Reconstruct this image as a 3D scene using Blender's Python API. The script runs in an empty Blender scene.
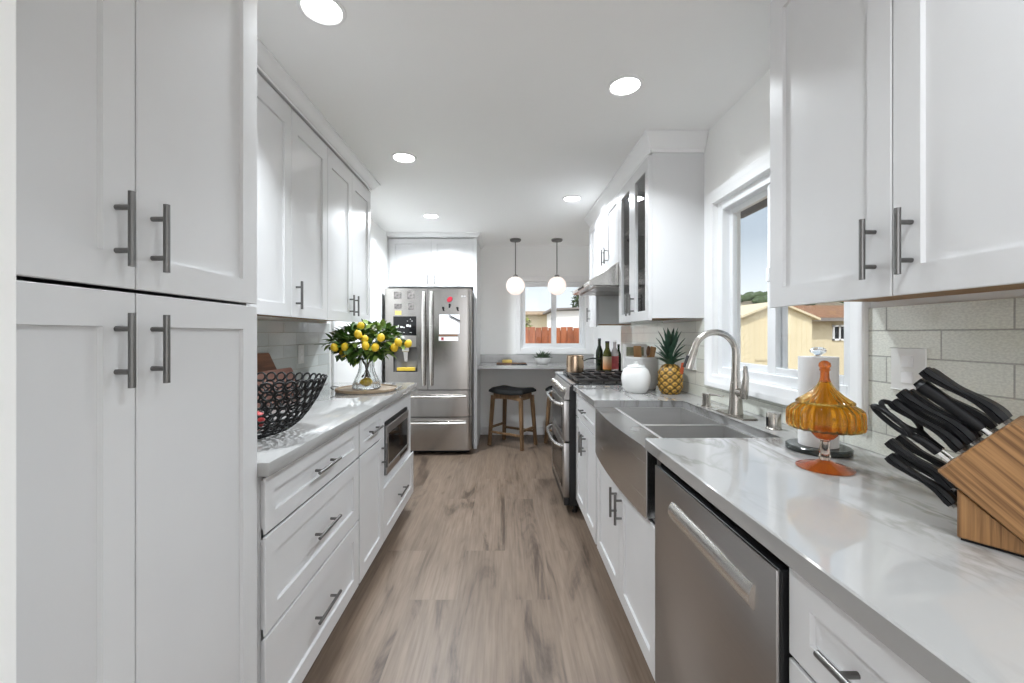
import bpy, bmesh, math, random
from mathutils import Vector, Matrix, noise
random.seed(11)
SC = bpy.context.scene
COL = SC.collection
PI = math.pi
V = Vector

# ------------------------------------------------------------------ camera
H = 1.271
cam = bpy.data.cameras.new('camera')
cam.sensor_width = 36.0
cam.lens = 415 / 1024 * 36.0
cam.shift_x = 7 / 1024
cam.shift_y = -7 / 1024
cam.clip_start = 0.02
cam.clip_end = 400
camo = bpy.data.objects.new('camera', cam)
camo.location = (0, 0, H)
camo.rotation_euler = (PI / 2, 0, 0)
COL.objects.link(camo)
SC.camera = camo

# ------------------------------------------------------------------ world, sun, exposure
SC.view_settings.view_transform = 'Standard'
SC.view_settings.look = 'None'
SC.view_settings.gamma = 1
SC.view_settings.use_curve_mapping = False
SC.view_settings.exposure = 0.91
SC.cycles.use_denoising = True
SC.cycles.max_bounces = 18
SC.cycles.diffuse_bounces = 12
SC.cycles.glossy_bounces = 6
SC.cycles.transmission_bounces = 12
SC.cycles.transparent_max_bounces = 12
SC.cycles.sample_clamp_indirect = 6
SC.cycles.caustics_reflective = False
SC.cycles.caustics_refractive = True

SKY_STRENGTH = 0.59
SKY_GLOW = 2.8
SUN_STRENGTH = 1.65
CAN_POWER = 7.0
CAN_FAR = 20.5
CAN_MID = 2.6

world = bpy.data.worlds.new('sky')
SC.world = world
world.use_nodes = True
wt = world.node_tree
wt.nodes.clear()
w_out = wt.nodes.new('ShaderNodeOutputWorld')
w_bg = wt.nodes.new('ShaderNodeBackground')
w_tc = wt.nodes.new('ShaderNodeTexCoord')
w_sx = wt.nodes.new('ShaderNodeSeparateXYZ')
w_cr = wt.nodes.new('ShaderNodeValToRGB')
w_cr.color_ramp.elements[0].position = 0.0
w_cr.color_ramp.elements[0].color = (1.0, 1.05, 1.10, 1)
w_cr.color_ramp.elements[1].position = 0.85
w_cr.color_ramp.elements[1].color = (0.35, 0.48, 0.70, 1)
_e = w_cr.color_ramp.elements.new(0.10)
_e.color = (0.88, 0.95, 1.02, 1)
_e = w_cr.color_ramp.elements.new(0.20)
_e.color = (0.545, 0.63, 0.725, 1)
wt.links.new(w_tc.outputs['Generated'], w_sx.inputs[0])
wt.links.new(w_sx.outputs['Z'], w_cr.inputs[0])
w_bg.inputs['Strength'].default_value = SKY_STRENGTH
# bright haze around the sun
w_dot = wt.nodes.new('ShaderNodeVectorMath')
w_dot.operation = 'DOT_PRODUCT'
w_dot.inputs[1].default_value = V((-0.50, -0.60, 0.55)).normalized()
w_nrm = wt.nodes.new('ShaderNodeVectorMath')
w_nrm.operation = 'NORMALIZE'
wt.links.new(w_tc.outputs['Generated'], w_nrm.inputs[0])
wt.links.new(w_nrm.outputs[0], w_dot.inputs[0])
w_gr = wt.nodes.new('ShaderNodeValToRGB')
w_gr.color_ramp.elements[0].position = 0.35
w_gr.color_ramp.elements[0].color = (0, 0, 0, 1)
w_gr.color_ramp.elements[1].position = 1.0
w_gr.color_ramp.elements[1].color = (0.98, 0.98, 1.0, 1)
wt.links.new(w_dot.outputs['Value'], w_gr.inputs[0])
w_ad = wt.nodes.new('ShaderNodeVectorMath')
w_ad.operation = 'MULTIPLY_ADD'
w_ad.inputs[1].default_value = (SKY_GLOW,) * 3
wt.links.new(w_gr.outputs[0], w_ad.inputs[0])
wt.links.new(w_cr.outputs[0], w_ad.inputs[2])
wt.links.new(w_ad.outputs[0], w_bg.inputs['Color'])
wt.links.new(w_bg.outputs[0], w_out.inputs[0])

sun = bpy.data.lights.new('sun', 'SUN')
sun.energy = SUN_STRENGTH
sun.angle = 0.01
sun.color = (1.0, 0.94, 0.84)
suno = bpy.data.objects.new('sun', sun)
suno.rotation_euler = V((0.50, 0.60, -0.85)).to_track_quat('-Z', 'Y').to_euler()
suno.location = (-6, -8, 12)
COL.objects.link(suno)

# ------------------------------------------------------------------ materials
MATS = {}


def new_mat(name):
    m = bpy.data.materials.new(name)
    m.use_nodes = True
    nt = m.node_tree
    b = nt.nodes['Principled BSDF']
    MATS[name] = m
    return m, nt, b


def N(nt, typ, **kw):
    n = nt.nodes.new(typ)
    for k, v in kw.items():
        setattr(n, k, v)
    return n


def simple(name, col, rough=0.5, metal=0.0, spec=0.5, noise_amt=0.0, noise_scale=20.0, bump=0.0, stretch=(1, 1, 1),
           emit=None, emit_s=0.0, trans=0.0, ior=1.45, coat=0.0, sheen=0.0):
    m, nt, b = new_mat(name)
    b.inputs['Base Color'].default_value = (*col, 1)
    b.inputs['Roughness'].default_value = rough
    b.inputs['Metallic'].default_value = metal
    b.inputs['Specular IOR Level'].default_value = spec
    b.inputs['Transmission Weight'].default_value = trans
    b.inputs['IOR'].default_value = ior
    b.inputs['Coat Weight'].default_value = coat
    b.inputs['Sheen Weight'].default_value = sheen
    if emit:
        b.inputs['Emission Color'].default_value = (*emit, 1)
        b.inputs['Emission Strength'].default_value = emit_s
    if noise_amt or bump:
        tc = N(nt, 'ShaderNodeTexCoord')
        mp = N(nt, 'ShaderNodeMapping')
        mp.inputs['Scale'].default_value = stretch
        nz = N(nt, 'ShaderNodeTexNoise')
        nz.inputs['Scale'].default_value = noise_scale
        nz.inputs['Detail'].default_value = 5
        nt.links.new(tc.outputs['Object'], mp.inputs[0])
        nt.links.new(mp.outputs[0], nz.inputs['Vector'])
        if noise_amt:
            mx = N(nt, 'ShaderNodeMix', data_type='RGBA', blend_type='MULTIPLY')
            mx.inputs[0].default_value = 1.0
            cr = N(nt, 'ShaderNodeValToRGB')
            lo = 1 - noise_amt
            cr.color_ramp.elements[0].position = 0.3
            cr.color_ramp.elements[0].color = (lo, lo, lo, 1)
            cr.color_ramp.elements[1].position = 0.7
            cr.color_ramp.elements[1].color = (1, 1, 1, 1)
            nt.links.new(nz.outputs[0], cr.inputs[0])
            mx.inputs[6].default_value = (*col, 1)
            nt.links.new(cr.outputs[0], mx.inputs[7])
            nt.links.new(mx.outputs[2], b.inputs['Base Color'])
        if bump:
            bp = N(nt, 'ShaderNodeBump')
            bp.inputs['Strength'].default_value = bump
            bp.inputs['Distance'].default_value = 0.002
            nt.links.new(nz.outputs[0], bp.inputs['Height'])
            nt.links.new(bp.outputs[0], b.inputs['Normal'])
    return m


def steel(name, col, rough, stretch, lo=0.9, bmp=0.05):
    """brushed metal: long fine noise drives roughness and a faint bump"""
    m, nt, b = new_mat(name)
    b.inputs['Metallic'].default_value = 1.0
    tc = N(nt, 'ShaderNodeTexCoord')
    mp = N(nt, 'ShaderNodeMapping')
    mp.inputs['Scale'].default_value = stretch
    nz = N(nt, 'ShaderNodeTexNoise')
    nz.inputs['Scale'].default_value = 1.0
    nz.inputs['Detail'].default_value = 3
    nt.links.new(tc.outputs['Object'], mp.inputs[0])
    nt.links.new(mp.outputs[0], nz.inputs['Vector'])
    mr = N(nt, 'ShaderNodeMapRange')
    mr.inputs['To Min'].default_value = rough - 0.05
    mr.inputs['To Max'].default_value = rough + 0.07
    nt.links.new(nz.outputs[0], mr.inputs['Value'])
    nt.links.new(mr.outputs[0], b.inputs['Roughness'])
    cr = N(nt, 'ShaderNodeValToRGB')
    cr.color_ramp.elements[0].color = (*[c * lo for c in col], 1)
    cr.color_ramp.elements[1].color = (*col, 1)
    nt.links.new(nz.outputs[0], cr.inputs[0])
    nt.links.new(cr.outputs[0], b.inputs['Base Color'])
    bp = N(nt, 'ShaderNodeBump')
    bp.inputs['Strength'].default_value = bmp
    bp.inputs['Distance'].default_value = 0.001
    nt.links.new(nz.outputs[0], bp.inputs['Height'])
    nt.links.new(bp.outputs[0], b.inputs['Normal'])
    return m


M_CAB = simple('white_lacquer', (0.70, 0.70, 0.705), 0.33, noise_amt=0.02, noise_scale=6)
M_WALL = simple('wall_paint', (0.89, 0.89, 0.88), 0.65, bump=0.06, noise_scale=180)
M_CEIL = simple('ceiling_paint', (0.93, 0.93, 0.92), 0.8, bump=0.05, noise_scale=150)
M_TRIM = simple('trim_paint', (0.86, 0.86, 0.86), 0.35, noise_amt=0.015, noise_scale=8)
M_VINYL = simple('window_vinyl', (0.82, 0.83, 0.84), 0.3, noise_amt=0.01)
M_GAP = simple('dark_gap', (0.02, 0.02, 0.02), 0.7, noise_amt=0.1)
M_NICKEL = steel('brushed_nickel', (0.21, 0.205, 0.20), 0.30, (60, 60, 60))
M_FAUCET = steel('faucet_nickel', (0.50, 0.47, 0.43), 0.24, (40, 40, 40))
M_STEEL_V = steel('steel_vertical', (0.41, 0.39, 0.37), 0.19, (300, 300, 1), 0.97, 0.012)
M_STEEL_H = steel('steel_horizontal', (0.46, 0.44, 0.425), 0.30, (3, 3, 220))
M_STEEL_L = steel('steel_light', (0.72, 0.70, 0.67), 0.24, (3, 3, 160))
M_SINK = steel('sink_steel', (0.56, 0.55, 0.54), 0.24, (4, 4, 150))
M_BASIN = steel('basin_steel', (0.60, 0.59, 0.58), 0.42, (4, 4, 150))
M_CHROME = simple('chrome', (0.75, 0.74, 0.73), 0.10, 1.0, noise_amt=0.03)
M_BLACKGLASS = simple('black_glass', (0.008, 0.008, 0.009), 0.05, noise_amt=0.05)
M_BLACKMETAL = simple('black_enamel', (0.015, 0.015, 0.016), 0.35, noise_amt=0.1)
M_BLACKPLASTIC = simple('black_plastic', (0.008, 0.008, 0.009), 0.42, spec=0.28, noise_amt=0.15, noise_scale=60, bump=0.05)
M_BLACKIRON = simple('black_wrought_iron', (0.006, 0.006, 0.006), 0.5, noise_amt=0.1)
M_IRON = simple('cast_iron', (0.03, 0.026, 0.025), 0.42, noise_amt=0.3, noise_scale=90, bump=0.1)
M_GREYMETAL = simple('grey_painted_metal', (0.18, 0.175, 0.17), 0.45, noise_amt=0.05)
M_WHITECER = simple('white_ceramic', (0.80, 0.80, 0.79), 0.22, noise_amt=0.02)
M_GREYCER = simple('grey_white_ceramic', (0.66, 0.66, 0.65), 0.4, noise_amt=0.05)
M_PLATE = simple('plate_plastic', (0.78, 0.78, 0.76), 0.35, noise_amt=0.01)
M_PAPER = simple('paper_white', (0.82, 0.82, 0.82), 0.85, bump=0.25, noise_scale=260)
M_MARBLE_D = simple('green_marble', (0.055, 0.065, 0.06), 0.15, noise_amt=0.6, noise_scale=22)
M_LEATHER = simple('black_leather', (0.007, 0.007, 0.007), 0.6, spec=0.25, noise_amt=0.3, noise_scale=40, bump=0.15)
M_LEMON = simple('lemon_skin', (0.86, 0.58, 0.03), 0.42, noise_amt=0.18, noise_scale=30, bump=0.3)
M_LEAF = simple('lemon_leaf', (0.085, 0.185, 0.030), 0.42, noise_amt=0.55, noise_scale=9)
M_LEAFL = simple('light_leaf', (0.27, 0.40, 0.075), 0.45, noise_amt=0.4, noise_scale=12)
M_STEM = simple('stem_brown', (0.09, 0.06, 0.03), 0.7, noise_amt=0.4)
M_BLOSSOM = simple('blossom_white', (0.85, 0.85, 0.78), 0.6, noise_amt=0.05)
M_APPLE = simple('apple_skin', (0.50, 0.05, 0.05), 0.28, noise_amt=0.5, noise_scale=14)
M_PLEAF = simple('pineapple_leaf', (0.045, 0.115, 0.07), 0.5, noise_amt=0.45, noise_scale=25)
M_TAG = simple('orange_tag', (0.70, 0.13, 0.04), 0.5, noise_amt=0.1)
M_SUCC = simple('succulent_leaf', (0.10, 0.15, 0.09), 0.6, noise_amt=0.4, noise_scale=25)
M_GLOBE = simple('opal_glass', (0.86, 0.82, 0.80), 0.25, noise_amt=0.02, emit=(1.0, 0.84, 0.76), emit_s=0.36)
M_LENS = simple('lamp_lens', (0.9, 0.9, 0.9), 0.5, noise_amt=0.01, emit=(1.0, 0.99, 0.97), emit_s=6.0)
M_COPPER = simple('copper_pot', (0.62, 0.46, 0.33), 0.22, 1.0, noise_amt=0.05)
M_OILGLASS = simple('dark_green_glass', (0.012, 0.022, 0.008), 0.06, noise_amt=0.2)
M_OLIVEOIL = simple('olive_oil_glass', (0.08, 0.085, 0.012), 0.07, noise_amt=0.2)
M_LBL_PINK = simple('pink_label', (0.62, 0.12, 0.13), 0.5, noise_amt=0.3, noise_scale=30)
M_CORK = simple('dark_cap', (0.03, 0.025, 0.02), 0.5, noise_amt=0.1)
M_CREAM = simple('shed_siding', (0.62, 0.54, 0.37), 0.8, noise_amt=0.06, noise_scale=3)
M_CREAM2 = simple('house_siding', (0.56, 0.485, 0.335), 0.8, noise_amt=0.06, noise_scale=3)
M_WHITEHOUSE = simple('white_siding', (0.74, 0.73, 0.70), 0.8, noise_amt=0.04)
M_ROOF = simple('brown_shingle', (0.24, 0.12, 0.06), 0.9, noise_amt=0.4, noise_scale=14, bump=0.3)
M_SOFFIT = simple('eave_paint', (0.20, 0.18, 0.165), 0.8, noise_amt=0.2, noise_scale=8)
M_EARTH = simple('dry_ground', (0.30, 0.24, 0.16), 0.95, noise_amt=0.35, noise_scale=3, bump=0.3)
M_BOUNCE = simple('bounce_concrete', (0.62, 0.60, 0.56), 0.9, noise_amt=0.1, noise_scale=3)  # for the added ground that reflects light into the room
M_HILL = simple('dry_hillside', (0.20, 0.17, 0.115), 0.95, noise_amt=0.65, noise_scale=1.3, bump=0.3)
M_SCRUB = simple('scrub_green', (0.055, 0.085, 0.03), 0.85, noise_amt=0.5, noise_scale=2)
M_BUSH = simple('yellow_green_bush', (0.30, 0.34, 0.05), 0.7, noise_amt=0.4, noise_scale=8)
M_PHOTO = simple('photo_print', (0.24, 0.22, 0.21), 0.3, noise_amt=0.85, noise_scale=38)
M_SPONGE = simple('yellow_cloth', (0.72, 0.50, 0.06), 0.8, noise_amt=0.1)
M_RED = simple('red_magnet', (0.30, 0.015, 0.03), 0.35, noise_amt=0.2)
M_BROWNSTRIP = simple('brown_strip', (0.20, 0.11, 0.07), 0.6, noise_amt=0.3)
M_WHITEB = simple('whiteboard', (0.80, 0.80, 0.84), 0.25, noise_amt=0.02)
M_CHEESE = simple('butter_yellow', (0.75, 0.55, 0.16), 0.5, noise_amt=0.1)
M_RAW = simple('raw_plywood', (0.40, 0.23, 0.10), 0.6, noise_amt=0.3, noise_scale=5, stretch=(30, 2, 30))
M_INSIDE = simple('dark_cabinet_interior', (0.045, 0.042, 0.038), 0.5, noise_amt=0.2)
M_TRAY = simple('marble_tray_pink', (0.66, 0.50, 0.44), 0.35, noise_amt=0.15, noise_scale=12)
M_TRAY_IVORY = simple('display_ink', (0.75, 0.75, 0.72), 0.5, noise_amt=0.05)
M_PICT = simple('picture_print', (0.33, 0.34, 0.24), 0.4, noise_amt=0.6, noise_scale=22)


def wood(name, c1, c2, rough, stretch, scale=1.0, ring=6.0):
    m, nt, b = new_mat(name)
    tc = N(nt, 'ShaderNodeTexCoord')
    mp = N(nt, 'ShaderNodeMapping')
    mp.inputs['Scale'].default_value = stretch
    nz = N(nt, 'ShaderNodeTexNoise')
    nz.inputs['Scale'].default_value = scale
    nz.inputs['Detail'].default_value = 6
    nz.inputs['Distortion'].default_value = 0.6
    cr = N(nt, 'ShaderNodeValToRGB')
    cr.color_ramp.elements[0].position = 0.34
    cr.color_ramp.elements[0].color = (*c1, 1)
    cr.color_ramp.elements[1].position = 0.66
    cr.color_ramp.elements[1].color = (*c2, 1)
    nt.links.new(tc.outputs['Object'], mp.inputs[0])
    nt.links.new(mp.outputs[0], nz.inputs['Vector'])
    nt.links.new(nz.outputs[0], cr.inputs[0])
    nt.links.new(cr.outputs[0], b.inputs['Base Color'])
    b.inputs['Roughness'].default_value = rough
    bp = N(nt, 'ShaderNodeBump')
    bp.inputs['Strength'].default_value = 0.1
    bp.inputs['Distance'].default_value = 0.001
    nt.links.new(nz.outputs[0], bp.inputs['Height'])
    nt.links.new(bp.outputs[0], b.inputs['Normal'])
    return m


M_OAK = wood('stool_wood', (0.10, 0.055, 0.025), (0.22, 0.13, 0.065), 0.45, (28, 28, 3))
M_BOARD_D = wood('red_brown_board', (0.095, 0.036, 0.018), (0.22, 0.088, 0.042), 0.45, (20, 3, 45))
M_BOARD_P = wood('pale_red_board', (0.24, 0.11, 0.085), (0.36, 0.19, 0.15), 0.5, (20, 3, 40))
M_TRAYWOOD = wood('tray_wood', (0.25, 0.18, 0.11), (0.42, 0.31, 0.21), 0.55, (8, 30, 30))
M_SPOON = wood('utensil_wood', (0.38, 0.20, 0.08), (0.55, 0.33, 0.15), 0.55, (30, 30, 5))
M_CUTB = wood('dark_board', (0.11, 0.05, 0.025), (0.22, 0.11, 0.06), 0.5, (4, 30, 30))
M_FENCE = wood('cedar_fence', (0.20, 0.055, 0.02), (0.40, 0.125, 0.045), 0.8, (7, 7, 1.2))


def mat_knife_wood():
    m, nt, b = new_mat('block_wood')
    tc = N(nt, 'ShaderNodeTexCoord')
    mp = N(nt, 'ShaderNodeMapping')
    # grain runs down the slanted body: along axis (t, -z) with t = (0.55,-0.835)
    mp.vector_type = 'POINT'
    ax = V((0.55 * 0.72, -0.835 * 0.72, -0.70)).normalized()
    q = ax.to_track_quat('Z', 'Y').inverted()
    mp.inputs['Rotation'].default_value = q.to_euler()
    mp2 = N(nt, 'ShaderNodeMapping')
    mp2.inputs['Scale'].default_value = (150, 150, 4)
    nz = N(nt, 'ShaderNodeTexNoise')
    nz.inputs['Scale'].default_value = 1.0
    nz.inputs['Detail'].default_value = 5
    nz.inputs['Distortion'].default_value = 0.4
    cr = N(nt, 'ShaderNodeValToRGB')
    cr.color_ramp.elements[0].position = 0.36
    cr.color_ramp.elements[0].color = (0.13, 0.058, 0.017, 1)
    cr.color_ramp.elements[1].position = 0.62
    cr.color_ramp.elements[1].color = (0.36, 0.185, 0.07, 1)
    nt.links.new(tc.outputs['Object'], mp.inputs[0])
    nt.links.new(mp.outputs[0], mp2.inputs[0])
    nt.links.new(mp2.outputs[0], nz.inputs['Vector'])
    nt.links.new(nz.outputs[0], cr.inputs[0])
    nt.links.new(cr.outputs[0], b.inputs['Base Color'])
    b.inputs['Roughness'].default_value = 0.45
    return m


M_BLOCK = mat_knife_wood()
M_BLOCKBASE = wood('block_base_wood', (0.13, 0.058, 0.018), (0.34, 0.175, 0.065), 0.45, (150, 150, 5))


def mat_floor():
    m, nt, b = new_mat('vinyl_planks')
    L = nt.links.new
    tc = N(nt, 'ShaderNodeTexCoord')
    sx = N(nt, 'ShaderNodeSeparateXYZ')
    cb = N(nt, 'ShaderNodeCombineXYZ')
    L(tc.outputs['Object'], sx.inputs[0])
    L(sx.outputs['Y'], cb.inputs[0])
    L(sx.outputs['X'], cb.inputs[1])
    bk = N(nt, 'ShaderNodeTexBrick')
    bk.offset = 0.37
    bk.inputs['Color1'].default_value = (0, 0, 0, 1)
    bk.inputs['Color2'].default_value = (1, 1, 1, 1)
    bk.inputs['Mortar'].default_value = (0.5, 0.5, 0.5, 1)
    bk.inputs['Scale'].default_value = 1.0
    bk.inputs['Mortar Size'].default_value = 0.0008
    bk.inputs['Brick Width'].default_value = 1.22
    bk.inputs['Row Height'].default_value = 0.23
    L(cb.outputs[0], bk.inputs['Vector'])
    # shift grain per plank
    vm = N(nt, 'ShaderNodeVectorMath', operation='MULTIPLY_ADD')
    vm.inputs[1].default_value = (7.3, 3.1, 5.7)
    L(bk.outputs['Color'], vm.inputs[0])
    L(tc.outputs['Object'], vm.inputs[2])
    mp = N(nt, 'ShaderNodeMapping')
    mp.inputs['Scale'].default_value = (7.0, 1.1, 1)
    L(vm.outputs[0], mp.inputs[0])
    n1 = N(nt, 'ShaderNodeTexNoise')
    n1.inputs['Scale'].default_value = 1.0
    n1.inputs['Detail'].default_value = 7
    n1.inputs['Roughness'].default_value = 0.62
    n1.inputs['Distortion'].default_value = 1.1
    L(mp.outputs[0], n1.inputs['Vector'])
    mp2 = N(nt, 'ShaderNodeMapping')
    mp2.inputs['Scale'].default_value = (90.0, 4.0, 1)
    L(vm.outputs[0], mp2.inputs[0])
    n2 = N(nt, 'ShaderNodeTexNoise')
    n2.inputs['Scale'].default_value = 1.0
    n2.inputs['Detail'].default_value = 4
    L(mp2.outputs[0], n2.inputs['Vector'])
    cr = N(nt, 'ShaderNodeValToRGB')
    e = cr.color_ramp.elements
    e[0].position = 0.33
    e[0].color = (0.066, 0.0435, 0.0295, 1)
    e[1].position = 0.62
    e[1].color = (0.192, 0.142, 0.105, 1)
    k = e.new(0.445)
    k.color = (0.158, 0.114, 0.083, 1)
    L(n1.outputs[0], cr.inputs[0])
    mx = N(nt, 'ShaderNodeMix', data_type='RGBA', blend_type='MULTIPLY')
    mx.inputs[0].default_value = 0.75
    c2 = N(nt, 'ShaderNodeValToRGB')
    c2.color_ramp.elements[0].position = 0.3
    c2.color_ramp.elements[0].color = (0.62, 0.60, 0.58, 1)
    c2.color_ramp.elements[1].position = 0.6
    L(n2.outputs[0], c2.inputs[0])
    L(cr.outputs[0], mx.inputs[6])
    L(c2.outputs[0], mx.inputs[7])
    # per plank tone
    mr = N(nt, 'ShaderNodeMapRange')
    mr.inputs['To Min'].default_value = 0.93
    mr.inputs['To Max'].default_value = 1.06
    L(bk.outputs['Color'], mr.inputs['Value'])
    m2 = N(nt, 'ShaderNodeMix', data_type='RGBA', blend_type='MULTIPLY')
    m2.inputs[0].default_value = 1.0
    L(mx.outputs[2], m2.inputs[6])
    L(mr.outputs[0], m2.inputs[7])
    m3 = N(nt, 'ShaderNodeMix', data_type='RGBA')
    L(bk.outputs['Fac'], m3.inputs[0])
    L(m2.outputs[2], m3.inputs[6])
    m3.inputs[7].default_value = (0.14, 0.105, 0.082, 1)
    L(m3.outputs[2], b.inputs['Base Color'])
    b.inputs['Roughness'].default_value = 0.42
    bp = N(nt, 'ShaderNodeBump')
    bp.inputs['Strength'].default_value = 0.12
    bp.inputs['Distance'].default_value = 0.002
    L(n2.outputs[0], bp.inputs['Height'])
    L(bp.outputs[0], b.inputs['Normal'])
    return m


M_FLOOR = mat_floor()


def mat_quartz(name, vein_col, amount, scale, rot, base=(0.37, 0.366, 0.36)):
    m, nt, b = new_mat(name)
    L = nt.links.new
    tc = N(nt, 'ShaderNodeTexCoord')
    mp = N(nt, 'ShaderNodeMapping')
    mp.inputs['Rotation'].default_value = (0, 0, rot)
    mp.inputs['Scale'].default_value = (scale * 3.2, scale, scale)
    L(tc.outputs['Object'], mp.inputs[0])
    n1 = N(nt, 'ShaderNodeTexNoise')
    n1.inputs['Scale'].default_value = 1.0
    n1.inputs['Detail'].default_value = 6
    n1.inputs['Roughness'].default_value = 0.55
    n1.inputs['Distortion'].default_value = 1.3
    L(mp.outputs[0], n1.inputs['Vector'])
    sb = N(nt, 'ShaderNodeMath', operation='SUBTRACT')
    sb.inputs[1].default_value = 0.5
    L(n1.outputs[0], sb.inputs[0])
    ab = N(nt, 'ShaderNodeMath', operation='ABSOLUTE')
    L(sb.outputs[0], ab.inputs[0])
    cr = N(nt, 'ShaderNodeValToRGB')
    cr.color_ramp.elements[0].position = 0.0
    cr.color_ramp.elements[0].color = (1, 1, 1, 1)
    cr.color_ramp.elements[1].position = 0.045
    cr.color_ramp.elements[1].color = (0, 0, 0, 1)
    L(ab.outputs[0], cr.inputs[0])
    # veins fade in and out
    n2 = N(nt, 'ShaderNodeTexNoise')
    n2.inputs['Scale'].default_value = 2.2
    L(tc.outputs['Object'], n2.inputs['Vector'])
    c2 = N(nt, 'ShaderNodeValToRGB')
    c2.color_ramp.elements[0].position = 0.38
    c2.color_ramp.elements[1].position = 0.60
    L(n2.outputs[0], c2.inputs[0])
    mu = N(nt, 'ShaderNodeMath', operation='MULTIPLY')
    L(cr.outputs[0], mu.inputs[0])
    L(c2.outputs[0], mu.inputs[1])
    m2 = N(nt, 'ShaderNodeMath', operation='MULTIPLY')
    m2.inputs[1].default_value = amount
    L(mu.outputs[0], m2.inputs[0])
    mx = N(nt, 'ShaderNodeMix', data_type='RGBA')
    L(m2.outputs[0], mx.inputs[0])
    mx.inputs[6].default_value = (*base, 1)
    mx.inputs[7].default_value = (*vein_col, 1)
    L(mx.outputs[2], b.inputs['Base Color'])
    b.inputs['Roughness'].default_value = 0.05
    b.inputs['Specular IOR Level'].default_value = 0.9
    return m


M_QUARTZ = mat_quartz('quartz_veined', (0.15, 0.137, 0.125), 0.85, 1.5, 0.5)
M_QUARTZ_P = mat_quartz('quartz_plain', (0.26, 0.25, 0.24), 0.25, 1.2, -0.4, (0.37, 0.367, 0.36))


def mat_tile(name, base, dark, axis_u='Y'):
    m, nt, b = new_mat(name)
    L = nt.links.new
    tc = N(nt, 'ShaderNodeTexCoord')
    sx = N(nt, 'ShaderNodeSeparateXYZ')
    cb = N(nt, 'ShaderNodeCombineXYZ')
    L(tc.outputs['Object'], sx.inputs[0])
    ad = N(nt, 'ShaderNodeMath', operation='ADD')
    ad.inputs[1].default_value = -1.214 + 0.305 * 5.5
    L(sx.outputs[axis_u], ad.inputs[0])
    L(ad.outputs[0], cb.inputs[0])
    az = N(nt, 'ShaderNodeMath', operation='ADD')
    az.inputs[1].default_value = -1.2822 + 0.076 * 20
    L(sx.outputs['Z'], az.inputs[0])
    L(az.outputs[0], cb.inputs[1])
    bk = N(nt, 'ShaderNodeTexBrick')
    bk.offset = 0.5
    bk.inputs['Color1'].default_value = (*base, 1)
    bk.inputs['Color2'].default_value = (*dark, 1)
    bk.inputs['Mortar'].default_value = (0.44, 0.44, 0.40, 1)
    bk.inputs['Scale'].default_value = 1.0
    bk.inputs['Mortar Size'].default_value = 0.0022
    bk.inputs['Mortar Smooth'].default_value = 0.2
    bk.inputs['Brick Width'].default_value = 0.305
    bk.inputs['Row Height'].default_value = 0.076
    L(cb.outputs[0], bk.inputs['Vector'])
    n1 = N(nt, 'ShaderNodeTexNoise')
    n1.inputs['Scale'].default_value = 9
    n1.inputs['Detail'].default_value = 2
    L(tc.outputs['Object'], n1.inputs['Vector'])
    # fine woven crackle in the glaze
    mp = N(nt, 'ShaderNodeMapping')
    mp.inputs['Scale'].default_value = (60, 130, 260)
    L(tc.outputs['Object'], mp.inputs[0])
    n3 = N(nt, 'ShaderNodeTexNoise')
    n3.inputs['Scale'].default_value = 1.0
    n3.inputs['Detail'].default_value = 3
    L(mp.outputs[0], n3.inputs['Vector'])
    c3 = N(nt, 'ShaderNodeValToRGB')
    c3.color_ramp.elements[0].position = 0.38
    c3.color_ramp.elements[0].color = (0.80, 0.80, 0.80, 1)
    c3.color_ramp.elements[1].position = 0.62
    L(n3.outputs[0], c3.inputs[0])
    mx = N(nt, 'ShaderNodeMix', data_type='RGBA', blend_type='MULTIPLY')
    mx.inputs[0].default_value = 0.7
    L(bk.outputs['Color'], mx.inputs[6])
    L(c3.outputs[0], mx.inputs[7])
    L(mx.outputs[2], b.inputs['Base Color'])
    rg = N(nt, 'ShaderNodeMapRange')
    rg.inputs['To Min'].default_value = 0.10
    rg.inputs['To Max'].default_value = 0.6
    L(bk.outputs['Fac'], rg.inputs['Value'])
    L(rg.outputs[0], b.inputs['Roughness'])
    iv = N(nt, 'ShaderNodeMath', operation='MULTIPLY')
    iv.inputs[1].default_value = -1.0
    L(bk.outputs['Fac'], iv.inputs[0])
    b1 = N(nt, 'ShaderNodeBump')
    b1.inputs['Strength'].default_value = 0.5
    b1.inputs['Distance'].default_value = 0.002
    L(iv.outputs[0], b1.inputs['Height'])
    b2 = N(nt, 'ShaderNodeBump')
    b2.inputs['Strength'].default_value = 0.35
    b2.inputs['Distance'].default_value = 0.01
    L(n1.outputs[0], b2.inputs['Height'])
    L(b1.outputs[0], b2.inputs['Normal'])
    L(b2.outputs[0], b.inputs['Normal'])
    return m


M_TILE = mat_tile('glazed_tile', (0.84, 0.85, 0.77), (0.74, 0.755, 0.685))
M_TILE_L = mat_tile('glazed_tile_grey', (0.66, 0.69, 0.675), (0.53, 0.565, 0.555))


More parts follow.
